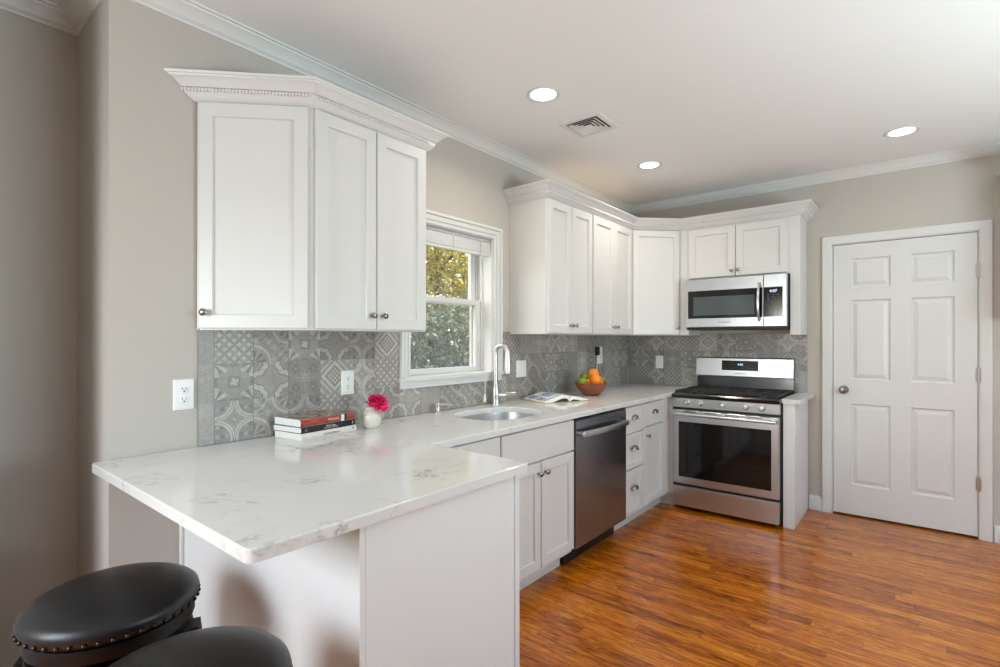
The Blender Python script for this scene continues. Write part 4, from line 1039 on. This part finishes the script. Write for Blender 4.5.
# ------------------------------------------------------------------ fruit bowl and fruit
bx, by = -1.238, -.272
bo = MB().lathe([(.045, 0), (.05, .002), (.06, .006), (.085, .028), (.108, .058), (.122, .092), (.1225, .096), (.117, .096), (.102, .06), (.08, .032), (.05, .014), (.012, .011)], (bx, by, Z0), seg=56).build('fruit_bowl', 'bowl', smooth=50, loc=(bx, by, Z0))
tag(bo, 'round reddish wooden bowl holding oranges and limes on the counter', 'bowl')
rvec = Vector((.632, -.775)); fvec = Vector((.775, .632))   # across and away, seen from the room
def fruit(kind, r, a, d_, z, label, sc=(1, 1, 1), tw=0):
    p = Vector((bx, by))+rvec*a+fvec*d_; c = Vector((p.x, p.y, Z0+z))
    o = thing(kind, c, label, kind, 'fruit in the wooden bowl'); rn = random.Random(hash(label) % 99)
    m = MB(); prof = []
    for k in range(1, 16):
        th = PI*k/16; rr = r*math.sin(th)*sc[0]; zz = -r*math.cos(th)*sc[2]
        prof.append((rr, zz))
    if kind == 'orange': prof = prof[:-1]+[(prof[-1][0]*.6, prof[-1][1]-.0015)]
    else: prof = prof+[(.004, prof[-1][1]+.005)]
    A = Matrix.Rotation(tw, 4, 'Y') @ Matrix.Rotation(tw*.6, 4, 'X')
    m.lathe(prof, c, A, 26); m.build('peel', kind, o, smooth=80)
    MB().lathe([(.004, 0), (.003, .002)], c+A @ Vector((0, 0, prof[-1][1]-.0005)), A, 10).build('stem_scar', 'green', o)
fruit('orange', .042, .026, -.055, .120, 'orange at the front of the bowl, resting against its rim', tw=.5)
fruit('orange', .041, .024, .022, .160, 'orange on top of the heap, highest in the bowl', tw=-.3)
fruit('orange', .040, -.028, .02, .085, 'orange low in the bowl between the limes and the front orange', tw=.9)
fruit('orange', .038, .056, .004, .083, 'orange low in the bowl in front of the single lime', tw=1.4)
fruit('lime', .029, -.072, -.030, .103, 'yellowish lime resting on the bowl rim, lower of the two limes beside each other', (1, 1, 1.18), 1.3)
fruit('lime', .031, -.048, .032, .136, 'dark green lime perched above the other lime', (1, 1, 1.12), .7)
fruit('lime', .030, .084, .034, .108, 'single lime on the far side of the oranges, by the outlet', (1, 1, 1.1), .9)

# ------------------------------------------------------------------ outside
struct('ground', MB().box(-14, 16, YF+.16, 22, -.6, -.5), 'grass')
def tree(x, y, h, r, zc, n, mt, label, seed, lsz=.085, kind='tree', sq_=1.2):
    rg = np.random.default_rng(seed)
    o = thing(kind, (x, y, -.5), label, kind, 'trees outside the window')
    d = rg.normal(size=(n, 3)); d /= np.linalg.norm(d, axis=1)[:, None]
    rad = rg.uniform(.25, 1, n)**.45
    lump = 1+.22*np.sin(d[:, 0]*5+seed)*np.cos(d[:, 2]*6+seed*2)
    c = d*(rad*lump)[:, None]*np.array([r, r*.9, r*sq_])+np.array([x, y, zc])
    c = c[c[:, 2] > -.45]; n = len(c)
    a = rg.normal(size=(n, 3)); a /= np.linalg.norm(a, axis=1)[:, None]; b = np.cross(a, rg.normal(size=(n, 3))); b /= np.linalg.norm(b, axis=1)[:, None]
    s_ = lsz*rg.uniform(.6, 1.3, n)[:, None]
    vs = np.stack([c-a*s_, c+b*s_*.5, c+a*s_, c-b*s_*.5], 1).reshape(-1, 3)-np.array([x, y, -.5])
    me = bpy.data.meshes.new('foliage'); me.from_pydata(vs.tolist(), [], [(4*k, 4*k+1, 4*k+2, 4*k+3) for k in range(n)])
    me.materials.append(M[mt]); f_ = bpy.data.objects.new('foliage', me); COL.objects.link(f_); f_.parent = o
    m = MB(); m.tube([(x, y, -.5), (x+.03, y+.02, zc*.4), (x-.02, y, zc), (x+.02, y, zc+r*.5)], [.09, .07, .05, .02], 10)
    for k in range(7):
        t = k*2.4; z_ = zc-.4*r+k*.18*r; m.tube([(x, y, z_), (x+r*.3*math.cos(t), y+r*.3*math.sin(t), z_+.2*r), (x+r*.62*math.cos(t), y+r*.62*math.sin(t), z_+.36*r)], [.035, .022, .008], 6)
    m.build('trunk', 'bark', o); return o
tree(2.8, 5.6, 3, 1.5, 2.85, 11000, 'leafyellow', 'yellow green tree in the upper half of the window view', 5, .062)
tree(-.8, 5.8, 3, 1.3, 2.6, 3500, 'leafyellow', 'yellow green tree hidden by the angled wall cabinet', 8)
tree(.35, 3.0, 2, .95, .85, 10000, 'leafgreen', 'dark green shrub low in the window, behind the insect screen', 2, .04, 'shrub', 1.15)
tree(-2.0, 3.0, 2, .95, .8, 3500, 'leafgreen', 'dark green shrub outside, below the window and hidden by the wall cabinets', 3, .06, 'shrub', 1.0)
tree(2.7, 3.1, 2, .9, .8, 3500, 'leafgreen', 'dark green shrub outside, hidden behind the sash stile by the faucet', 12, .06, 'shrub', 1.0)
tree(6.5, 9.6, 4, 2.3, 3.2, 6000, 'leafgreen', 'dark green tree furthest back, showing through gaps in the yellow green one', 4, .12)
tree(.2, 8.9, 3, 1.9, 2.5, 5500, 'leafgreen', 'dark green tree far behind the low shrub, hidden from the middle of the room', 21, .1)
tree(6.6, 5.0, 3, 1.1, 2.2, 4500, 'leafyellow', 'yellow green tree outside, hidden by the window casing beside the faucet', 22, .07)
tree(3.1, 10.6, 3, 1.3, 1.7, 4000, 'leafgreen', 'dark green tree far back between two bigger dark trees', 23, .09)
